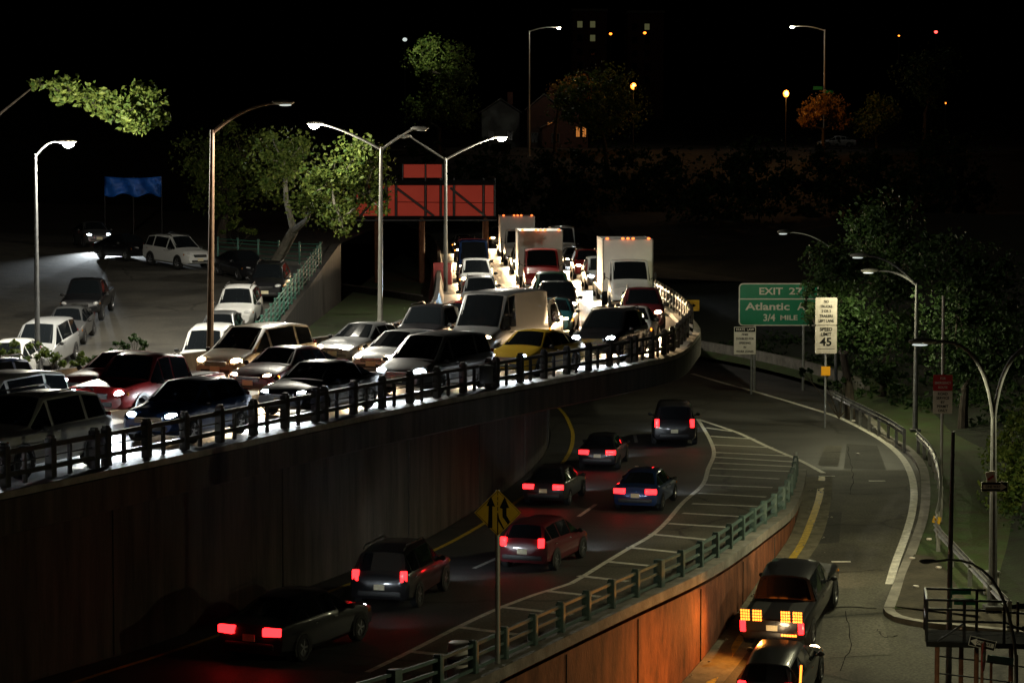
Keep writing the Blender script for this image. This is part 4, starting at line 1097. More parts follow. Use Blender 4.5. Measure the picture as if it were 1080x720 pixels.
# per kind: stations (y, floor, belt, top, half width, half roof width), indices of rear window / roof / windshield, wheel y and radius
CARS = {
 'sedan': dict(st=[(-2.34, .42, .78, .80, .74, .66), (-2.26, .28, .92, .95, .84, .72), (-1.75, .22, .97, 1.01, .89, .72), (-1.0, .20, .95, 1.39, .90, .57), (-.35, .2, .94, 1.45, .90, .60), (.3, .2, .93, 1.43, .90, .59), (1.05, .2, .91, .98, .89, .74), (1.7, .22, .84, .89, .88, .70), (2.12, .25, .74, .78, .84, .64), (2.34, .34, .62, .65, .70, .52)],
    rear=(2, 3), cab=(3, 4, 5), front=(5, 6), wy=(-1.38, 1.42), r=.33, hl=(.60, 2.10, .67, .46, .26, .22), tl=(.60, -2.30, .82, .44, .20, .19), nose=2.34),
 'hatchback': dict(st=[(-1.98, .40, .82, .84, .74, .64), (-1.92, .28, .96, 1.0, .82, .68), (-1.55, .22, .98, 1.42, .86, .58), (-.8, .2, .96, 1.50, .87, .60), (.2, .2, .94, 1.48, .87, .59), (1.0, .2, .92, .99, .86, .72), (1.55, .22, .85, .90, .85, .68), (1.92, .26, .74, .78, .80, .60), (2.06, .36, .62, .65, .66, .5)],
    rear=(1, 2), cab=(2, 3, 4), front=(4, 5), wy=(-1.22, 1.28), r=.32, hl=(.58, 1.86, .70, .42, .26, .23), tl=(.62, -1.95, .92, .2, .12, .28), nose=2.06),
 'suv': dict(st=[(-2.36, .46, .92, .95, .80, .72), (-2.28, .34, 1.08, 1.12, .89, .74), (-2.0, .28, 1.10, 1.66, .93, .66), (-1.2, .26, 1.08, 1.76, .94, .68), (.25, .26, 1.06, 1.74, .94, .67), (1.05, .26, 1.04, 1.12, .93, .80), (1.75, .28, 1.0, 1.06, .92, .76), (2.16, .32, .92, .97, .88, .72), (2.36, .40, .72, .75, .74, .60)],
    rear=(1, 2), cab=(2, 3, 4), front=(4, 5), wy=(-1.40, 1.45), r=.37, hl=(.66, 2.16, .84, .42, .24, .24), tl=(.72, -2.30, 1.02, .2, .12, .32), nose=2.36),
 'minivan': dict(st=[(-2.48, .42, .90, .93, .80, .72), (-2.42, .30, 1.06, 1.1, .90, .76), (-2.2, .24, 1.08, 1.70, .95, .70), (-1.2, .22, 1.06, 1.80, .97, .72), (.5, .22, 1.04, 1.76, .97, .70), (1.5, .22, .98, 1.06, .95, .80), (1.95, .24, .88, .94, .92, .74), (2.3, .28, .76, .80, .86, .66), (2.48, .36, .62, .65, .70, .54)],
    rear=(1, 2), cab=(2, 3, 4), front=(4, 5), wy=(-1.5, 1.5), r=.34, hl=(.66, 2.22, .74, .44, .28, .25), tl=(.76, -2.44, 1.0, .18, .12, .36), nose=2.48),
 'van': dict(st=[(-2.75, .5, 1.0, 2.2, .92, .84), (-2.68, .36, 1.15, 2.42, .98, .88), (-2.0, .3, 1.2, 2.50, 1.0, .88), (.4, .3, 1.2, 2.50, 1.0, .88), (.95, .3, 1.2, 2.42, 1.0, .84), (1.75, .3, 1.18, 1.28, .98, .86), (2.2, .32, 1.08, 1.14, .95, .80), (2.6, .36, .92, .97, .9, .74), (2.75, .44, .72, .75, .76, .6)],
    rear=None, cab=(3, 4), front=(4, 5), wy=(-1.65, 1.75), r=.36, hl=(.72, 2.48, .90, .36, .26, .28), tl=(.86, -2.74, 1.0, .14, .1, .42), nose=2.75),
 'pickup': dict(st=[(-2.75, .6, 1.02, 1.03, .92, .86), (-2.7, .48, 1.06, 1.07, .95, .88), (-.95, .42, 1.06, 1.07, .96, .88), (-.8, .4, 1.08, 1.72, .96, .70), (.1, .4, 1.08, 1.82, .96, .72), (.65, .4, 1.07, 1.78, .96, .71), (1.3, .4, 1.06, 1.16, .95, .84), (2.0, .42, 1.04, 1.12, .94, .82), (2.6, .46, 1.0, 1.06, .92, .80), (2.75, .52, .82, .86, .84, .72)],
    rear=(2, 3), cab=(3, 4, 5), front=(5, 6), wy=(-1.7, 1.8), r=.40, hl=(.74, 2.66, .88, .30, .16, .22), tl=(.82, -2.73, .86, .16, .1, .34), nose=2.75),
}
def light_obj(name, d, rz, parent, loc, m, n=10):
    mb = MB(); mb.ell((0, 0, 0), d, n, 6, T=Matrix.Rotation(rz, 3, 'Z'))
    o = mb.build(name, m, parent); o.location = loc; return o
def car_proto(kind):
    c = CARS[kind]; st = c['st']
    root = bpy.data.objects.new(kind, None); COL.objects.link(root); root.empty_display_size = .2
    vs, fs, n = lofted(st, ring)
    mb = MB(); mb.add(vs, fs, 0)
    for s_ in (-1, 1):
        for wy in c['wy']:
            # dark wheel arch
            k = 16; r_ = c['r'] + .07; wmax = max(q[4] for q in st) + .004
            arc_ = [(s_ * wmax, wy + r_ * math.cos(math.pi * (i / k * 1.28 - .14)), c['r'] + r_ * math.sin(math.pi * (i / k * 1.28 - .14))) for i in range(k + 1)]
            arc2 = [(s_ * (wmax - .30), y_, z_) for _, y_, z_ in arc_]
            mb.add(arc_ + [(s_ * wmax, wy, c['r'] - .05)], [(i, i + 1, k + 1) for i in range(k)], 1)
    body = mb.build('body', [PAINT['grey'], M['trim']], root, 38)
    body.material_slots[0].link = 'OBJECT'; body.material_slots[0].material = PAINT['grey']
    def quad(i, k): return [vs[i * n + k % n], vs[i * n + (k + 1) % n], vs[(i + 1) * n + (k + 1) % n], vs[(i + 1) * n + k % n]]
    def pane(name, quads_, inset=.10, off=.012, both=False):
        g_ = MB()
        pts = [p_ for q_ in quads_ for p_ in q_]; cen = sum(pts, Vector()) / len(pts)
        ref = Vector((0, 0, .75))
        for q_ in quads_:
            nn = (q_[2] - q_[0]).cross(q_[3] - q_[1])
            if nn.length < 1e-6: continue
            nn.normalize()
            if nn.dot((sum(q_, Vector()) / 4) - Vector((0, cen.y * .6, .9))) < 0: nn = -nn
            g_.add([p_ + (cen - p_) * inset + nn * off for p_ in q_], [(0, 1, 2, 3)])
        return g_.build(name, M['glass'], root, 60)
    i = c['front'][0]
    pane('windshield', [quad(i, k) for k in (6, 7, 8, 9, 10, 11)], .08)
    if c['rear']: pane('rear_window', [quad(c['rear'][0], k) for k in (6, 7, 8, 9, 10, 11)], .12)
    lo = c['rear'][0] if c['rear'] else c['cab'][0]
    for k in (5, 12):
        qs = []
        for j in range(lo, c['front'][1]): qs.append(quad(j, k))
        # one window per door so the pillars show
        gw = MB()
        for q_ in qs:
            cen = sum(q_, Vector()) / 4
            nn = (q_[2] - q_[0]).cross(q_[3] - q_[1]); nn.normalize()
            if nn.x * cen.x < 0: nn = -nn
            gw.add([p_ + (cen - p_) * .10 + nn * .012 for p_ in q_], [(0, 1, 2, 3)])
        gw.build('side_window', M['glass'], root, 0)
    wt_ = max(q[4] for q in st)
    tm, rm = wheel_meshes(c['r'], .23)
    for s_ in (-1, 1):
        for wy in c['wy']:
            wo = bpy.data.objects.new('wheel', tm); COL.objects.link(wo); wo.parent = root; wo.location = (s_ * (wt_ - .09), wy, c['r'])
            if s_ < 0: wo.rotation_euler = (0, 0, math.pi)
            ro = bpy.data.objects.new('rim', rm); COL.objects.link(ro); ro.parent = wo
    hx, hy, hz, hw_, hd_, hh = c['hl']
    tx, ty, tz, tw, td, th_ = c['tl']
    for s_ in (-1, 1):
        a = light_obj('headlight', (hw_, hd_, hh), -s_ * R(24), root, (s_ * hx, hy, hz), M['head_warm'])
        a.material_slots[0].link = 'OBJECT'; a.material_slots[0].material = M['head_warm']
        if kind != 'pickup':
            fg = light_obj('fog_light', (.20, .10, .11), -s_ * R(20), root, (s_ * (hx - .02), c['nose'] - .13, hz - .30), M['head_off'], 8); fg.material_slots[0].link = 'OBJECT'; fg.material_slots[0].material = M['head_off']
        il = light_obj('indicator', (.10, .18, .12), -s_ * R(30), root, (s_ * (hx + hw_ * .48), hy - .16, hz), M['amber_off'], 8); il.material_slots[0].link = 'OBJECT'; il.material_slots[0].material = M['amber_off']
        mb = MB(); mb.bevbox((0, 0, 0), (tw, td, th_), .03, T=Matrix.Rotation(s_ * R(12), 3, 'Z')); b_ = mb.build('taillight', M['tail_off'], root); b_.location = (s_ * tx, ty, tz)
        b_.material_slots[0].link = 'OBJECT'; b_.material_slots[0].material = M['tail_off']
        mb = MB(); cy = st[c['front'][1]][0] - .28; mb.ell((s_ * (wt_ + .10), cy, st[c['front'][1]][2] + .06), (.2, .12, .15), 10, 6); mb.tube([(s_ * (wt_ - .08), cy, st[c['front'][1]][2]), (s_ * (wt_ + .08), cy, st[c['front'][1]][2] + .04)], .025, 6); mr = mb.build('mirror', M['trim'], root)
        for yy in ((st[c['cab'][0]][0] + .25, st[c['cab'][-1]][0] - .15) if kind != 'pickup' else (-.1,)):
            mb = MB(); mb.bevbox((s_ * (wt_ + .012), yy, st[c['cab'][0]][2] - .13), (.03, .16, .03), .01); mb.build('door_handle', M['chrome'], root)
    ny = c['nose']; zg = hz - .06
    mb = MB(); mb.bevbox((0, ny - .04, zg), (.80, .12, .16), .03)
    for q_ in range(3): mb.box((0, ny + .018, zg - .05 + q_ * .05), (.76, .012, .014), 1)
    mb.build('grille', [M['trim'], M['chrome']], root)
    mb = MB(); mb.bevbox((0, ny - .05, st[-1][1] + .08), (1.1, .14, .14), .04); mb.build('bumper_intake', M['trim'], root)
    mb = MB(); mb.box((0, ny + .026, st[-1][1] + .17), (.36, .012, .16)); mb.build('licence_plate', M['plate'], root)
    mb = MB(); mb.box((0, st[0][0] - .018, st[0][1] + .24), (.32, .012, .16)); mb.build('licence_plate', M['plate'], root)
    mb = MB(); mb.bevbox((0, st[0][0] + .03, st[0][1] + .05), (1.3, .14, .16), .04); mb.build('rear_bumper', M['trim'], root)
    if kind == 'suv':
        mb = MB()
        for s_ in (-1, 1): mb.tube([(s_ * .60, -1.9, 1.72), (s_ * .60, -1.7, 1.82), (s_ * .60, .1, 1.81), (s_ * .60, .3, 1.74)], .025, 6)
        mb.build('roof_rack', M['trim'], root)
    if kind == 'pickup':
        mb = MB(); mb.box((0, -1.85, 1.078), (1.5, 1.6, .012)); mb.build('cargo_bed', M['trim'], root)
    return root
def truck_proto():
    root = bpy.data.objects.new('box_truck', None); COL.objects.link(root)
    st = [(1.2, .5, 1.5, 2.50, 1.0, .88), (2.2, .5, 1.5, 2.52, 1.0, .88), (2.45, .5, 1.5, 2.45, 1.0, .86), (3.0, .5, 1.45, 1.58, 1.0, .88), (3.5, .5, 1.3, 1.38, .98, .84), (3.9, .52, 1.2, 1.25, .95, .8), (4.05, .58, .95, .98, .86, .7)]
    vs, fs, n = lofted(st, ring); mb = MB(); mb.add(vs, fs); body = mb.build('cab', [PAINT['white']], root, 38)
    body.material_slots[0].link = 'OBJECT'; body.material_slots[0].material = PAINT['white']
    def quad(i, k): return [vs[i * n + k % n], vs[i * n + (k + 1) % n], vs[(i + 1) * n + (k + 1) % n], vs[(i + 1) * n + k % n]]
    gm = MB(); qs = [quad(2, k) for k in (6, 7, 8, 9, 10, 11)]; pts = [p_ for q_ in qs for p_ in q_]; cen = sum(pts, Vector()) / len(pts)
    for q_ in qs: gm.add([p_ + (cen - p_) * .08 + Vector((0, .012, .008)) for p_ in q_], [(0, 1, 2, 3)])
    gm.build('windshield', M['glass'], root, 60)
    for k in (5, 12):
        gw = MB()
        for j in (1, 2):
            q_ = quad(j, k); cen = sum(q_, Vector()) / 4
            gw.add([p_ + (cen - p_) * .12 + Vector((.014 if cen.x > 0 else -.014, 0, .004)) for p_ in q_], [(0, 1, 2, 3)])
        gw.build('side_window', M['glass'], root, 0)
    mb = MB(); mb.bevbox((0, -1.45, 2.2), (2.4, 5.2, 2.5), .04); bx = mb.build('cargo_box', M['white_box'], root)
    fr = MB()
    for s_ in (-1, 1):
        for zz in (.97, 3.42): fr.box((s_ * 1.2, -1.45, zz), (.04, 5.22, .1))
        for yy in (-4.03, 1.13): fr.box((s_ * 1.2, yy, 2.2), (.05, .06, 2.5))
    fr.build('corner_trim', M['galv'], bx)
    mb = MB(); mb.box((0, -.6, .75), (.9, 6.6, .3)); mb.build('chassis', M['trim'], root)
    tm, rm = wheel_meshes(.43, .28)
    for s_ in (-1, 1):
        for wy in (-2.6, 3.1):
            wo = bpy.data.objects.new('wheel', tm); COL.objects.link(wo); wo.parent = root; wo.location = (s_ * .92, wy, .43)
            if s_ < 0: wo.rotation_euler = (0, 0, math.pi)
            ro = bpy.data.objects.new('rim', rm); COL.objects.link(ro); ro.parent = wo
        a = light_obj('headlight', (.34, .22, .26), -s_ * R(18), root, (s_ * .74, 3.86, .98), M['head_warm']); a.material_slots[0].link = 'OBJECT'; a.material_slots[0].material = M['head_warm']
        b_ = light_obj('taillight', (.2, .1, .16), 0, root, (s_ * .95, -4.06, .85), M['tail_on'])
        mb = MB(); mb.bevbox((s_ * 1.22, 2.75, 1.75), (.08, .16, .34), .03); mb.tube([(s_ * .98, 2.75, 1.6), (s_ * 1.2, 2.75, 1.72)], .02, 5); mb.build('mirror', M['trim'], root)
    mb = MB(); mb.bevbox((0, 4.02, .92), (.9, .1, .3), .03); mb.build('grille', M['trim'], root)
    mb = MB(); mb.bevbox((0, 4.06, .58), (1.9, .16, .22), .04); mb.build('bumper', M['chrome'], root)
    for x in (-1.0, -.25, 0, .25, 1.0):
        light_obj('marker_light', (.16, .1, .10), 0, root, (x, 1.2, 3.50), M['marker'], 8)
    return root
PROTO = {k: car_proto(k) for k in CARS}
PROTO['box_truck'] = truck_proto()
USED = set()
NAMES = {'suv': 'sport_utility_car', 'van': 'cargo_van', 'pickup': 'pickup_truck', 'sedan': 'sedan_car', 'hatchback': 'hatchback_car', 'minivan': 'minivan', 'box_truck': 'box_truck'}
def put_car(kind, paint, loc, heading, label, group, head='off', tail='off', pitch=0, cat=None, scale=1.0, beam=0, fog=False, ind=False):
    if kind in USED: r = copy_tree(PROTO[kind])
    else: r = PROTO[kind]; USED.add(kind)
    r.name = NAMES[kind]
    r.location = loc; r.rotation_euler = (pitch, 0, heading); r.scale = (scale,) * 3
    tag(r, label, cat or {'van': 'van', 'minivan': 'minivan', 'pickup': 'pickup truck', 'box_truck': 'truck'}.get(kind, 'car'), group)
    for ch in r.children:
        nm = ch.name.split('.')[0]
        if nm in ('body', 'cab'): ch.material_slots[0].material = PAINT[paint]
        if nm == 'headlight': ch.material_slots[0].material = M['head_' + head]
        if nm == 'fog_light': ch.material_slots[0].material = M['head_' + head] if fog else M['head_off']
        if nm == 'indicator': ch.material_slots[0].material = M['amber'] if ind else M['amber_off']
        if nm == 'taillight' and kind != 'box_truck': ch.material_slots[0].material = M['tail_' + tail]
    if beam:
        c = CARS.get(kind); hx, hy, hz = (c['hl'][:3] if c else (.74, 3.86, .98))
        colr = {'warm': (1, .68, .36), 'cool': (.85, .94, 1), 'blue': (.55, .8, 1)}[head]
        for s_ in (-1, 1):
            l = bpy.data.lights.get(f'headlight beam {head} {beam}')
            if l is None:
                l = bpy.data.lights.new(f'headlight beam {head} {beam}', 'SPOT'); l.energy = beam; l.color = colr; l.spot_size = R(100); l.spot_blend = 1.0; l.shadow_soft_size = .08
            o = bpy.data.objects.new('headlight_beam', l); COL.objects.link(o); o.parent = r
            o.location = (s_ * hx, hy + .30, hz); o.rotation_euler = Vector((0, 1, -.07)).to_track_quat('-Z', 'Y').to_euler()
    return r

# the queue on the raised highway, coming towards the camera
LANES = {1: (2.05, 'lane beside the railing'), 2: (5.7, 'middle lane'), 3: (9.2, 'lane below the lamp posts')}
idxY = lambda Y: min(range(len(DECK)), key=lambda i: abs(DECK[i].y - Y))
queue = [
 # lane, arc position (metres along the deck edge from its start), kind, paint, headlights
 (1, 17.0, 'sedan', 'silver', 'cool'), (1, 24.0, 'suv', 'white', 'cool'), (1, 31.5, 'hatchback', 'blue', 'warm'), (1, 38.8, 'sedan', 'black', 'cool'), (1, 46.0, 'minivan', 'grey', 'warm'),
 (1, 53.3, 'sedan', 'yellow', 'cool'), (1, 60.8, 'suv', 'black', 'cool'), (1, 68.8, 'sedan', 'white', 'warm'), (1, 77, 'suv', 'maroon', 'warm'), (1, 92, 'box_truck', 'white', 'warm'), (1, 103, 'sedan', 'beige', 'warm'), (1, 113, 'minivan', 'silver', 'cool'), (1, 126, 'suv', 'red', 'warm'), (1, 140, 'sedan', 'grey', 'warm'), (1, 156, 'van', 'white', 'cool'), (1, 174, 'sedan', 'blue', 'warm'),
 (2, 20.5, 'suv', 'grey', 'cool'), (2, 28.0, 'minivan', 'white', 'warm'), (2, 35.5, 'pickup', 'red', 'cool'), (2, 43.2, 'sedan', 'maroon', 'cool'), (2, 50.5, 'hatchback', 'silver', 'warm'), (2, 58.2, 'van', 'grey', 'warm'), (2, 66, 'suv', 'beige', 'warm'), (2, 74.5, 'sedan', 'teal', 'cool'), (2, 83, 'pickup', 'black', 'cool'), (2, 92.5, 'minivan', 'green', 'warm'), (2, 108, 'box_truck', 'red', 'warm'), (2, 120, 'sedan', 'silver', 'warm'), (2, 133, 'suv', 'white', 'warm'), (2, 148, 'box_truck', 'white', 'warm'), (2, 165, 'sedan', 'black', 'warm'), (2, 184, 'suv', 'silver', 'cool'),
 (3, 24.5, 'sedan', 'white', 'warm'), (3, 32.0, 'suv', 'blue', 'cool'), (3, 39.5, 'sedan', 'red', 'cool'), (3, 47.0, 'minivan', 'beige', 'warm'), (3, 54.3, 'sedan', 'grey', 'cool'), (3, 62, 'suv', 'black', 'warm'), (3, 70, 'hatchback', 'red', 'warm'), (3, 79, 'sedan', 'beige', 'warm'), (3, 88, 'suv', 'silver', 'warm'), (3, 97, 'sedan', 'black', 'blue'), (3, 110, 'minivan', 'white', 'warm'), (3, 123, 'van', 'blue', 'warm'), (3, 138, 'sedan', 'maroon', 'cool'), (3, 154, 'suv', 'grey', 'cool'), (3, 172, 'sedan', 'white', 'cool'),
]
KN = {'suv': 'sport utility car', 'van': 'tall cargo van', 'pickup': 'pickup truck', 'sedan': 'sedan', 'hatchback': 'hatchback', 'minivan': 'minivan', 'box_truck': 'box truck'}
seen = {}
for (ln, s_, kind, paint, head) in queue:
    d, lname = LANES[ln]
    if ln > 1 and head == 'cool' and s_ > 40: head = 'warm'
    if ln == 1 and s_ < 62: head = 'cool'
    i = max(2, min(len(DECK) - 3, int(s_)))
    off = offset(DECK, d)
    p = off[i] + (off[i + 1] - off[i]) * (s_ - int(s_))
    t = -tangent(off, i)
    hd = math.atan2(-t.x, t.y)
    lab = f"{paint} {KN[kind]} with {dict(warm='warm white', cool='cold white', blue='bluish')[head]} headlights in the {lname}"
    if lab in seen: lab += ', farther back'
    seen[lab] = 1
    put_car(kind, paint, (p.x, p.y, UPZ + .004), hd, lab, 'traffic queue on the raised highway', head, 'off', beam=1500, fog=(int(s_ * 10) % 3 != 0), ind=(head == 'warm' and int(s_ * 10) % 4 < 2))
# lower highway, going away
def away(kind, paint, pl, pr, plast, label, zt=.85, scale=1.0, beam=100):
    """pl, pr: pixel positions of the two tail lights; plast: pixel the car is heading to"""
    cx = ((pl[0] + pr[0]) / 2, (pl[1] + pr[1]) / 2)
    p = on(*cx, zt); q = on(*plast, zt); t = (q - p).normalized()
    hd = math.atan2(-t.x, t.y)
    c = CARS[kind]
    loc = p + t * (-c['tl'][1] * scale); loc.z = .004
    return put_car(kind, paint, loc, hd, label, 'cars driving away on the lower lanes', 'cool', 'on', beam=beam, scale=scale)
away('sedan', 'black', (235, 664), (292, 667), (385, 625), 'black sedan with red tail lights nearest on the lower lanes', .80, beam=25)
away('suv', 'black', (377, 603), (424, 603), (470, 565), 'black sport utility car braking close to the dark wall', 1.02, .9)
away('hatchback', 'maroon', (531, 568), (571, 570), (620, 541), 'dark maroon hatchback with red tail lights on the lower road', .92, .92)
away('sedan', 'black', (556, 510), (590, 510), (610, 488), 'black sedan between the dark wall and the blue sedan', .8, .85)
away('sedan', 'black', (615, 474), (645, 474), (652, 455), 'black sedan where the lower road slips beneath the deck', .8, .85)
away('sedan', 'blue', (652, 515), (688, 516), (704, 492), 'blue sedan on the lower road beside the hatched gore', .8, .88)
away('minivan', 'black', (692, 445), (731, 445), (709, 415), 'black minivan leading near the tip of the hatched gore', 1.0, .95)

# amber lit pickup on the ramp and a van below it
def ramp_vehicle(kind, paint, cx, cy, zt, label, head_to, beam=120):
    p = on_ramp(cx, cy, zt); q = on_ramp(*head_to, zt); t = (q - p); t.z = 0; t.normalize()
    c = CARS[kind]; loc = p + t * (-c['tl'][1]); loc.z = ramp_z(loc.y) + .006
    pitch = math.atan((ramp_z(loc.y + 1.5) - ramp_z(loc.y - 1.5)) / 3)
    return put_car(kind, paint, loc, math.atan2(-t.x, t.y), label, None, 'warm', 'on', pitch=pitch, beam=beam)
tr = ramp_vehicle('pickup', 'black', 815, 655, 1.0, 'black pickup with amber and red rear lights climbing the ramp', (850, 600))
for s_ in (-1, 1):
    for k in range(2):
        mb = MB()
        for a_ in range(4):
            for b_ in range(4): mb.bevbox((s_ * (.40 + k * .34) + (a_ - 1.5) * .068, -2.80, 1.20 + (b_ - 1.5) * .085), (.052, .04, .06), .01)
        mb.build('amber_light', M['amber_hot'], tr)
mb = MB()
for a_ in range(6): mb.bevbox((.30 + a_ * .075, -2.80, .66), (.06, .04, .06), .01)
mb.build('lower_light_bar', M['amber_hot'], tr)
sp = spot('amber_glow', (-.5, -2.95, 1.1), (-.55, -1, -.05), 260, (1, .36, .05), 150, .8, .2, tr)
vn = ramp_vehicle('hatchback', 'black', 808, 719, .9, 'black hatchback at the foot of the ramp with an amber lamp strip', (828, 690), 6)
mb = MB(); mb.tube([(.90, -1.90, .85), (.885, -1.72, 1.1), (.86, -1.45, 1.4)], .03, 6); mb.build('amber_light_strip', M['amber_hot'], vn)
spot('amber_glow', (-1.0, -2.1, 1.0), (-1, -.2, .05), 200, (1, .36, .05), 160, .8, .2, vn)

# parked cars on the side street
def park(kind, paint, X, Y, hd, label, head='off'):
    z = street_z(Y) if X > street_l(Y) else left_z(X, Y)
    c_, s_ = math.cos(hd), math.sin(hd)
    pitch = math.atan(.065 * math.cos(hd)) if Y < 140 else 0
    return put_car(kind, paint, (X, Y, z + .01), hd, label, 'cars parked along the side street', head, 'off', pitch=pitch)
pk = lambda px, D: (px - 540) * D / F
park('suv', 'white', pk(187, 139), 139, R(180 + 40), 'white sport utility car parked at the top of the side street')
park('sedan', 'black', pk(133, 143), 143, R(180 + 40), 'black sedan parked behind the white sport utility car')
park('sedan', 'black', pk(256, 133.5), 133.5, R(180 + 28), 'black sedan parked between the white sport utility car and the green fence')
park('suv', 'black', pk(284, 124), 124, R(180), 'black sport utility car parked against the green fence')
park('suv', 'white', pk(251, 113.5), 113.5, R(180), 'boxy white off road car parked on the side street')
park('hatchback', 'grey', pk(232, 106), 106, R(180), 'grey hatchback parked in front of the boxy white car')
park('minivan', 'white', pk(219, 99), 99, R(178), 'white minivan parked lowest on the side street by the brown post')
park('pickup', 'black', pk(92, 117), 117, R(182), 'black pickup parked on the left side of the street')
park('sedan', 'grey', pk(72, 108.5), 108.5, R(182), 'grey sedan parked ahead of the black pickup')
park('minivan', 'silver', pk(45, 101), 101, R(176), 'silver minivan parked behind the green shrubs')
park('hatchback', 'white', pk(10, 97), 97, R(176), 'white hatchback parked at the far left behind the shrubs')
hl_ = put_car('sedan', 'grey', (-25.6, 150.5, left_z(-25.6, 150.5) + .02), math.atan2(-.34, -.94), 'dark car with dazzling headlights at the top of the side street', 'cars parked along the side street', 'cool', 'off', beam=3000)
p_ = at(882, 153, 306)
put_car('sedan', 'silver', (p_.x, p_.y, hill_z(p_.x, p_.y) + .05), R(100), 'silver sedan parked on the hill beneath the lamp with signs', None, 'off')

# ------------------------------------------------------------------ steel platform at lower right
def platform():
    D = 56
    def q(px, py, d=D): return at(px, py, d)
    a = q(977, 684); a2 = q(977, 632)
    zf = q(977, 676).z; zt = q(977, 632).z
    x0 = a.x
    root = empty('steel_platform', (x0, D, -2.8), 0, 'black steel service platform with mesh guard on rusty posts', 'platform')
    o = Vector((x0, D, -2.8)); h0 = zf + 2.8; ht = zt + 2.8
    L_ = 3.4; dp = 1.5; ang = R(-8)
    T = Matrix.Rotation(ang, 3, 'Z')
    def tp(x, y, z): v = T @ Vector((x, y, 0)); return Vector((v.x, v.y, z))
    fl = MB(); fl.add([tp(0, 0, h0), tp(L_, 0, h0), tp(L_, dp, h0), tp(0, dp, h0), tp(0, 0, h0 - .12), tp(L_, 0, h0 - .12), tp(L_, dp, h0 - .12), tp(0, dp, h0 - .12)], [(4, 5, 6, 7), (0, 1, 5, 4), (1, 2, 6, 5), (2, 3, 7, 6), (3, 0, 4, 7)])
    for k in range(9): fl.add([tp(0, k * dp / 9, h0), tp(L_, k * dp / 9, h0), tp(L_, k * dp / 9 + .1, h0), tp(0, k * dp / 9 + .1, h0)], [(0, 1, 2, 3)])
    fl.build('deck', M['matt_steel'], root)
    for (x, y) in ((0, 0), (0, dp), (.85, 0), (1.75, 0), (2.15, dp), (1.2, dp), (2.9, 0)):
        mb = MB(); mb.tube([tp(x, y, h0), tp(x, y, ht if x < 2 else ht - .25)], .035, 6); mb.build('guard_post', M['black_steel'], root)
    for (p0, p1) in (((0, 0), (1.8, 0)), ((0, 0), (0, dp)), ((0, dp), (1.4, dp))):
        for f_ in (1.0, .5):
            mb = MB(); mb.tube([tp(*p0, h0 + (ht - h0) * f_), tp(*p1, h0 + (ht - h0) * f_)], .03, 6); mb.build('guard_rail', M['black_steel'], root)
    for z_ in (.75, .4):
        mb = MB(); mb.tube([tp(1.8, 0, h0 + (ht - h0) * z_), tp(L_, 0, h0 + (ht - h0) * (z_ - .1))], .03, 6); mb.build('guard_rail', M['black_steel'], root)
    # wire mesh of the end guard
    ms = MB()
    for k in range(15): ms.tube([tp(0, dp * k / 14, h0), tp(0, dp * k / 14, ht)], .006, 4)
    for k in range(11): ms.tube([tp(0, 0, h0 + (ht - h0) * k / 10), tp(0, dp, h0 + (ht - h0) * k / 10)], .006, 4)
    ms.build('wire_mesh', M['black_steel'], root)
    br = MB(); br.tube([tp(.25, 0, h0), tp(.85, 0, h0 + .45)], .025, 5); br.tube([tp(1.75, 0, h0 + .5), tp(2.9, 0, h0)], .025, 5); br.tube([tp(2.15, 0, h0 + .4), tp(L_, 0, h0 + .1)], .025, 5); br.build('brace', M['black_steel'], root)
    for (x, y) in ((.25, .1), (.85, dp - .1), (1.15, .3), (2.0, dp - .1), (2.9, .2)):
        mb = MB(); p = tp(x, y, 0); mb.tube([(p.x, p.y, 0), (p.x, p.y, h0 - .1)], .055, 8); mb.build('leg', M['rust'], root)
    cb = MB()
    for z_ in (.35, .75): cb.tube([tp(.25, .1, h0 - z_), tp(1.15, .3, h0 - z_ - .12), tp(2.9, .2, h0 - z_ - .3)], .018, 5)
    cb.build('cross_tie', M['black_steel'], root)
    return o
platform()
D = 55.2; c = at(1036, 678, D)
r = arrow_sign(c, 28 * D / F, 10.5 * D / F, R(-10), False, 'black one way sign with arrow pointing left under the platform'); r.rotation_euler = (0, R(12), R(-10))
# stop sign seen from the side
D = 55; c = at(1036, 692, D)
r = empty('stop_sign', (c.x, c.y, -2.8), R(72), 'red octagonal sign seen almost edge on below the platform', 'sign')
mb = MB(); k = 8; rr = .36; zc = c.z + 2.8
pts = [(rr * math.cos(R(22.5 + 45 * i)), rr * math.sin(R(22.5 + 45 * i))) for i in range(k)]
mb.add([(x, -.04, zc + z) for x, z in pts] + [(x, -.028, zc + z) for x, z in pts], [tuple(range(k)), tuple(range(2 * k - 1, k - 1, -1))] + [(i, (i + 1) % k, k + (i + 1) % k, k + i) for i in range(k)])
mb.build('sign_face', M['sign_red'], r, smooth=0); txt(r, 'STOP', .26, 0, zc, y=-.048, wid=.8); post(r, 0, zc + .3, .035, 'rust', z0=0)
# light blue car roof sign? -> street name plate, pale blue
c = at(1050, 695, 57)
r = empty('street_plate', (c.x, c.y, -2.8), 0, 'pale blue street plate on a short rusty post below platform', 'sign')
mb = MB(); mb.box((.1, -.05, c.z + 2.8), (.62, .015, .17), T=Matrix.Rotation(R(8), 3, 'Y')); mb.build('name_plate', mat('pale blue sign', (.25, .5, .5), .5, var=.1), r, smooth=0); post(r, -.1, c.z + 2.8, .035, 'rust', z0=0)
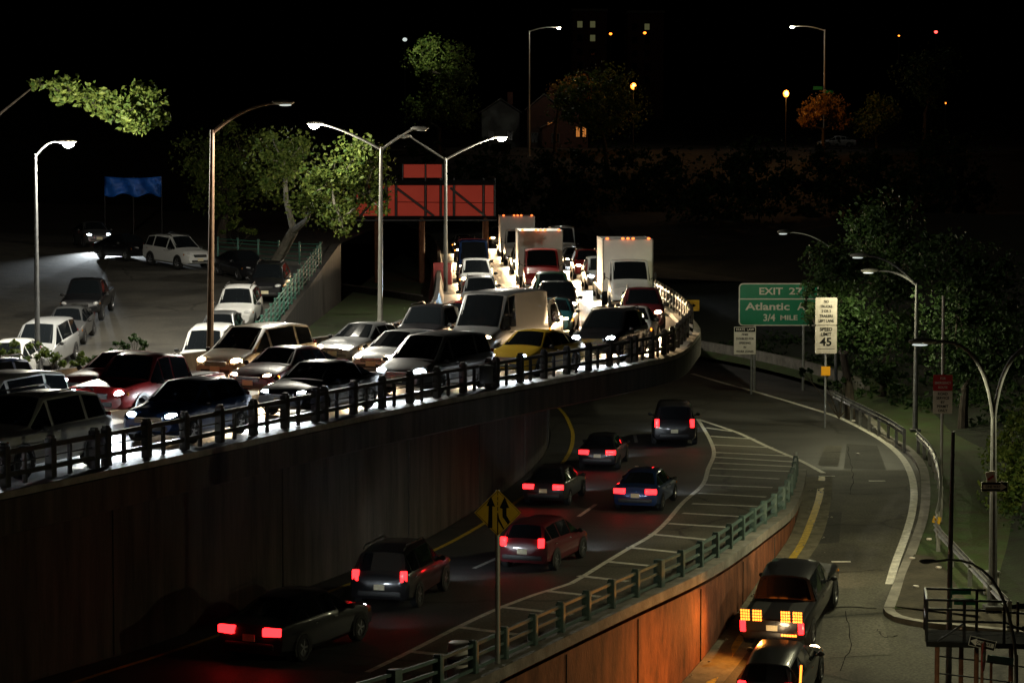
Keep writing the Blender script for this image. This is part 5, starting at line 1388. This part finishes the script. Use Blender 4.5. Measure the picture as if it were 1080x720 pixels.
# graffiti cabinet on the bank
c = on_f(1045, 643, bank_z)
c = at(1045, 643, c.y + 1.5); 
r = empty('utility_cabinet', (c.x, c.y, bank_z(c.x, c.y)), R(6), 'white utility cabinet marked with dark graffiti on the grass', 'cabinet')
mb = MB(); mb.bevbox((0, 0, .33), (.40, .32, .66), .02); mb.build('body', M['sign_white'], r)
mb = MB()
for k in range(7):
    a_ = random.uniform(-.12, .12); mb.tube([(a_ - .05, -.164, .12 + k * .045), (a_ + .03, -.166, .17 + k * .04), (a_ + .08, -.164, .10 + k * .05)], .012, 4)
mb.build('graffiti', M['sign_black'], r)
mb = MB(); mb.bevbox((0, 0, .68), (.46, .38, .05), .01); mb.build('lid', M['galv'], r)
# wrapped white drum at the railing
c = on(489, 716, .15)
r = empty('white_drum', (c.x - .1, c.y + .6, .0), 0, 'white plastic drum standing behind the green railing', 'drum')
mb = MB(); mb.lathe([(0, .001), (0, .26), (.06, .28), (.30, .26), (.33, .28), (.62, .26), (.66, .28), (.86, .25), (.88, .22), (.88, .001)], n=18, axis='z'); mb.build('body', M['sign_white'], r)
mb = MB(); mb.lathe([(.40, .285), (.52, .285)], n=18, axis='z'); mb.build('band', M['trim'], r)
# litter on the gore and the grass
rng = random.Random(5)
for k, (x, y) in enumerate([(905, 480), (962, 590), (990, 600), (980, 570), (966, 620), (922, 452), (900, 445)]):
    p = on_f(x, y, bank_z)
    mb = MB(); mb.bevbox((0, 0, .04), (.16, .12, .06), .02, T=Matrix.Rotation(rng.uniform(0, 3), 3, 'Z'))
    o = mb.build('paper_scrap', M['sign_white']); o.location = (p.x, p.y, bank_z(p.x, p.y) + .02)
    tag(o, 'crumpled white paper scrap lying on the strip by the ramp kerb', 'litter', 'paper scraps by the ramp kerb')



# tar seams, patches and grit on the ramp ------------------------------------------------------------------
M['tar'] = mat('tar seam', (.018, .017, .016), .9, spec=.1, var=.3, scale=6)
M['patch'] = asphalt('patched asphalt', (.05, .048, .042), (.035, .034, .03), .8)
M['patch_pale'] = asphalt('pale patched asphalt', (.15, .14, .11), (.09, .083, .066), .85)
rng = random.Random(21)
def seam(px, width):
    mb = MB(); pts = []
    for a, b in zip(px, px[1:]):
        for k in range(8):
            t = k / 8; x = a[0] + (b[0] - a[0]) * t; y = a[1] + (b[1] - a[1]) * t
            pts.append(on_ramp(x + rng.uniform(-1.5, 1.5), y + rng.uniform(-.8, .8)))
    L_, R_ = [], []
    for i, p in enumerate(pts):
        t = tangent(pts, i); n = Vector((-t.y, t.x, 0)) * width * .5 * rng.uniform(.4, 1.3)
        for q, d in ((L_, 1), (R_, -1)):
            v = p + n * d; v.z = ramp_z(v.y) + .014; q.append(v)
    mb.strip(L_, R_); struct(mb.build('tar_seam', M['tar']))
seam([(800, 642), (860, 640), (935, 641)], .05); seam([(868, 520), (905, 521), (958, 520)], .04)
seam([(925, 664), (932, 672), (948, 670)], .03); seam([(893, 645), (898, 680), (885, 712)], .03)
seam([(840, 600), (880, 604), (940, 600)], .03); seam([(893, 470), (900, 500), (897, 525)], .03)
def patch(px, m, dz):
    mb = MB(); top = [on_ramp(*p_) for p_ in px[:2]]; bot = [on_ramp(*p_) for p_ in px[2:]]
    A_ = [top[0] + (bot[1] - top[0]) * k / 6 for k in range(7)]; B_ = [top[1] + (bot[0] - top[1]) * k / 6 for k in range(7)]
    mb.strip([Vector((p.x, p.y, ramp_z(p.y) + dz)) for p in A_], [Vector((p.x, p.y, ramp_z(p.y) + dz)) for p in B_]); struct(mb.build('road_patch', M[m]))
patch([(893, 468), (925, 470), (935, 495), (890, 494)], 'patch', .010); patch([(870, 470), (888, 470), (884, 492), (862, 490)], 'patch_pale', .010)
patch([(868, 652), (930, 650), (940, 690), (862, 694)], 'patch_pale', .010); patch([(862, 540), (888, 540), (885, 572), (850, 574)], 'patch', .010)
V = MB(); 
for _ in range(260):
    i = rng.randrange(2, len(rw) - 2); p = offset(rw, -.15 - rng.random() ** 2 * 1.3)[i]; k = rng.uniform(.015, .05)
    V.ell((p.x + rng.uniform(-.4, .4), p.y + rng.uniform(-.4, .4), ramp_z(p.y) + .015 + k * .3), (k * 2, k * 2.4, k * 1.2), 5, 3)
o = V.build('gravel', M['concrete']); o['kind'] = 'stuff'; o['label'] = 'loose grit along the foot of the rust red ramp wall'; o['category'] = 'gravel'
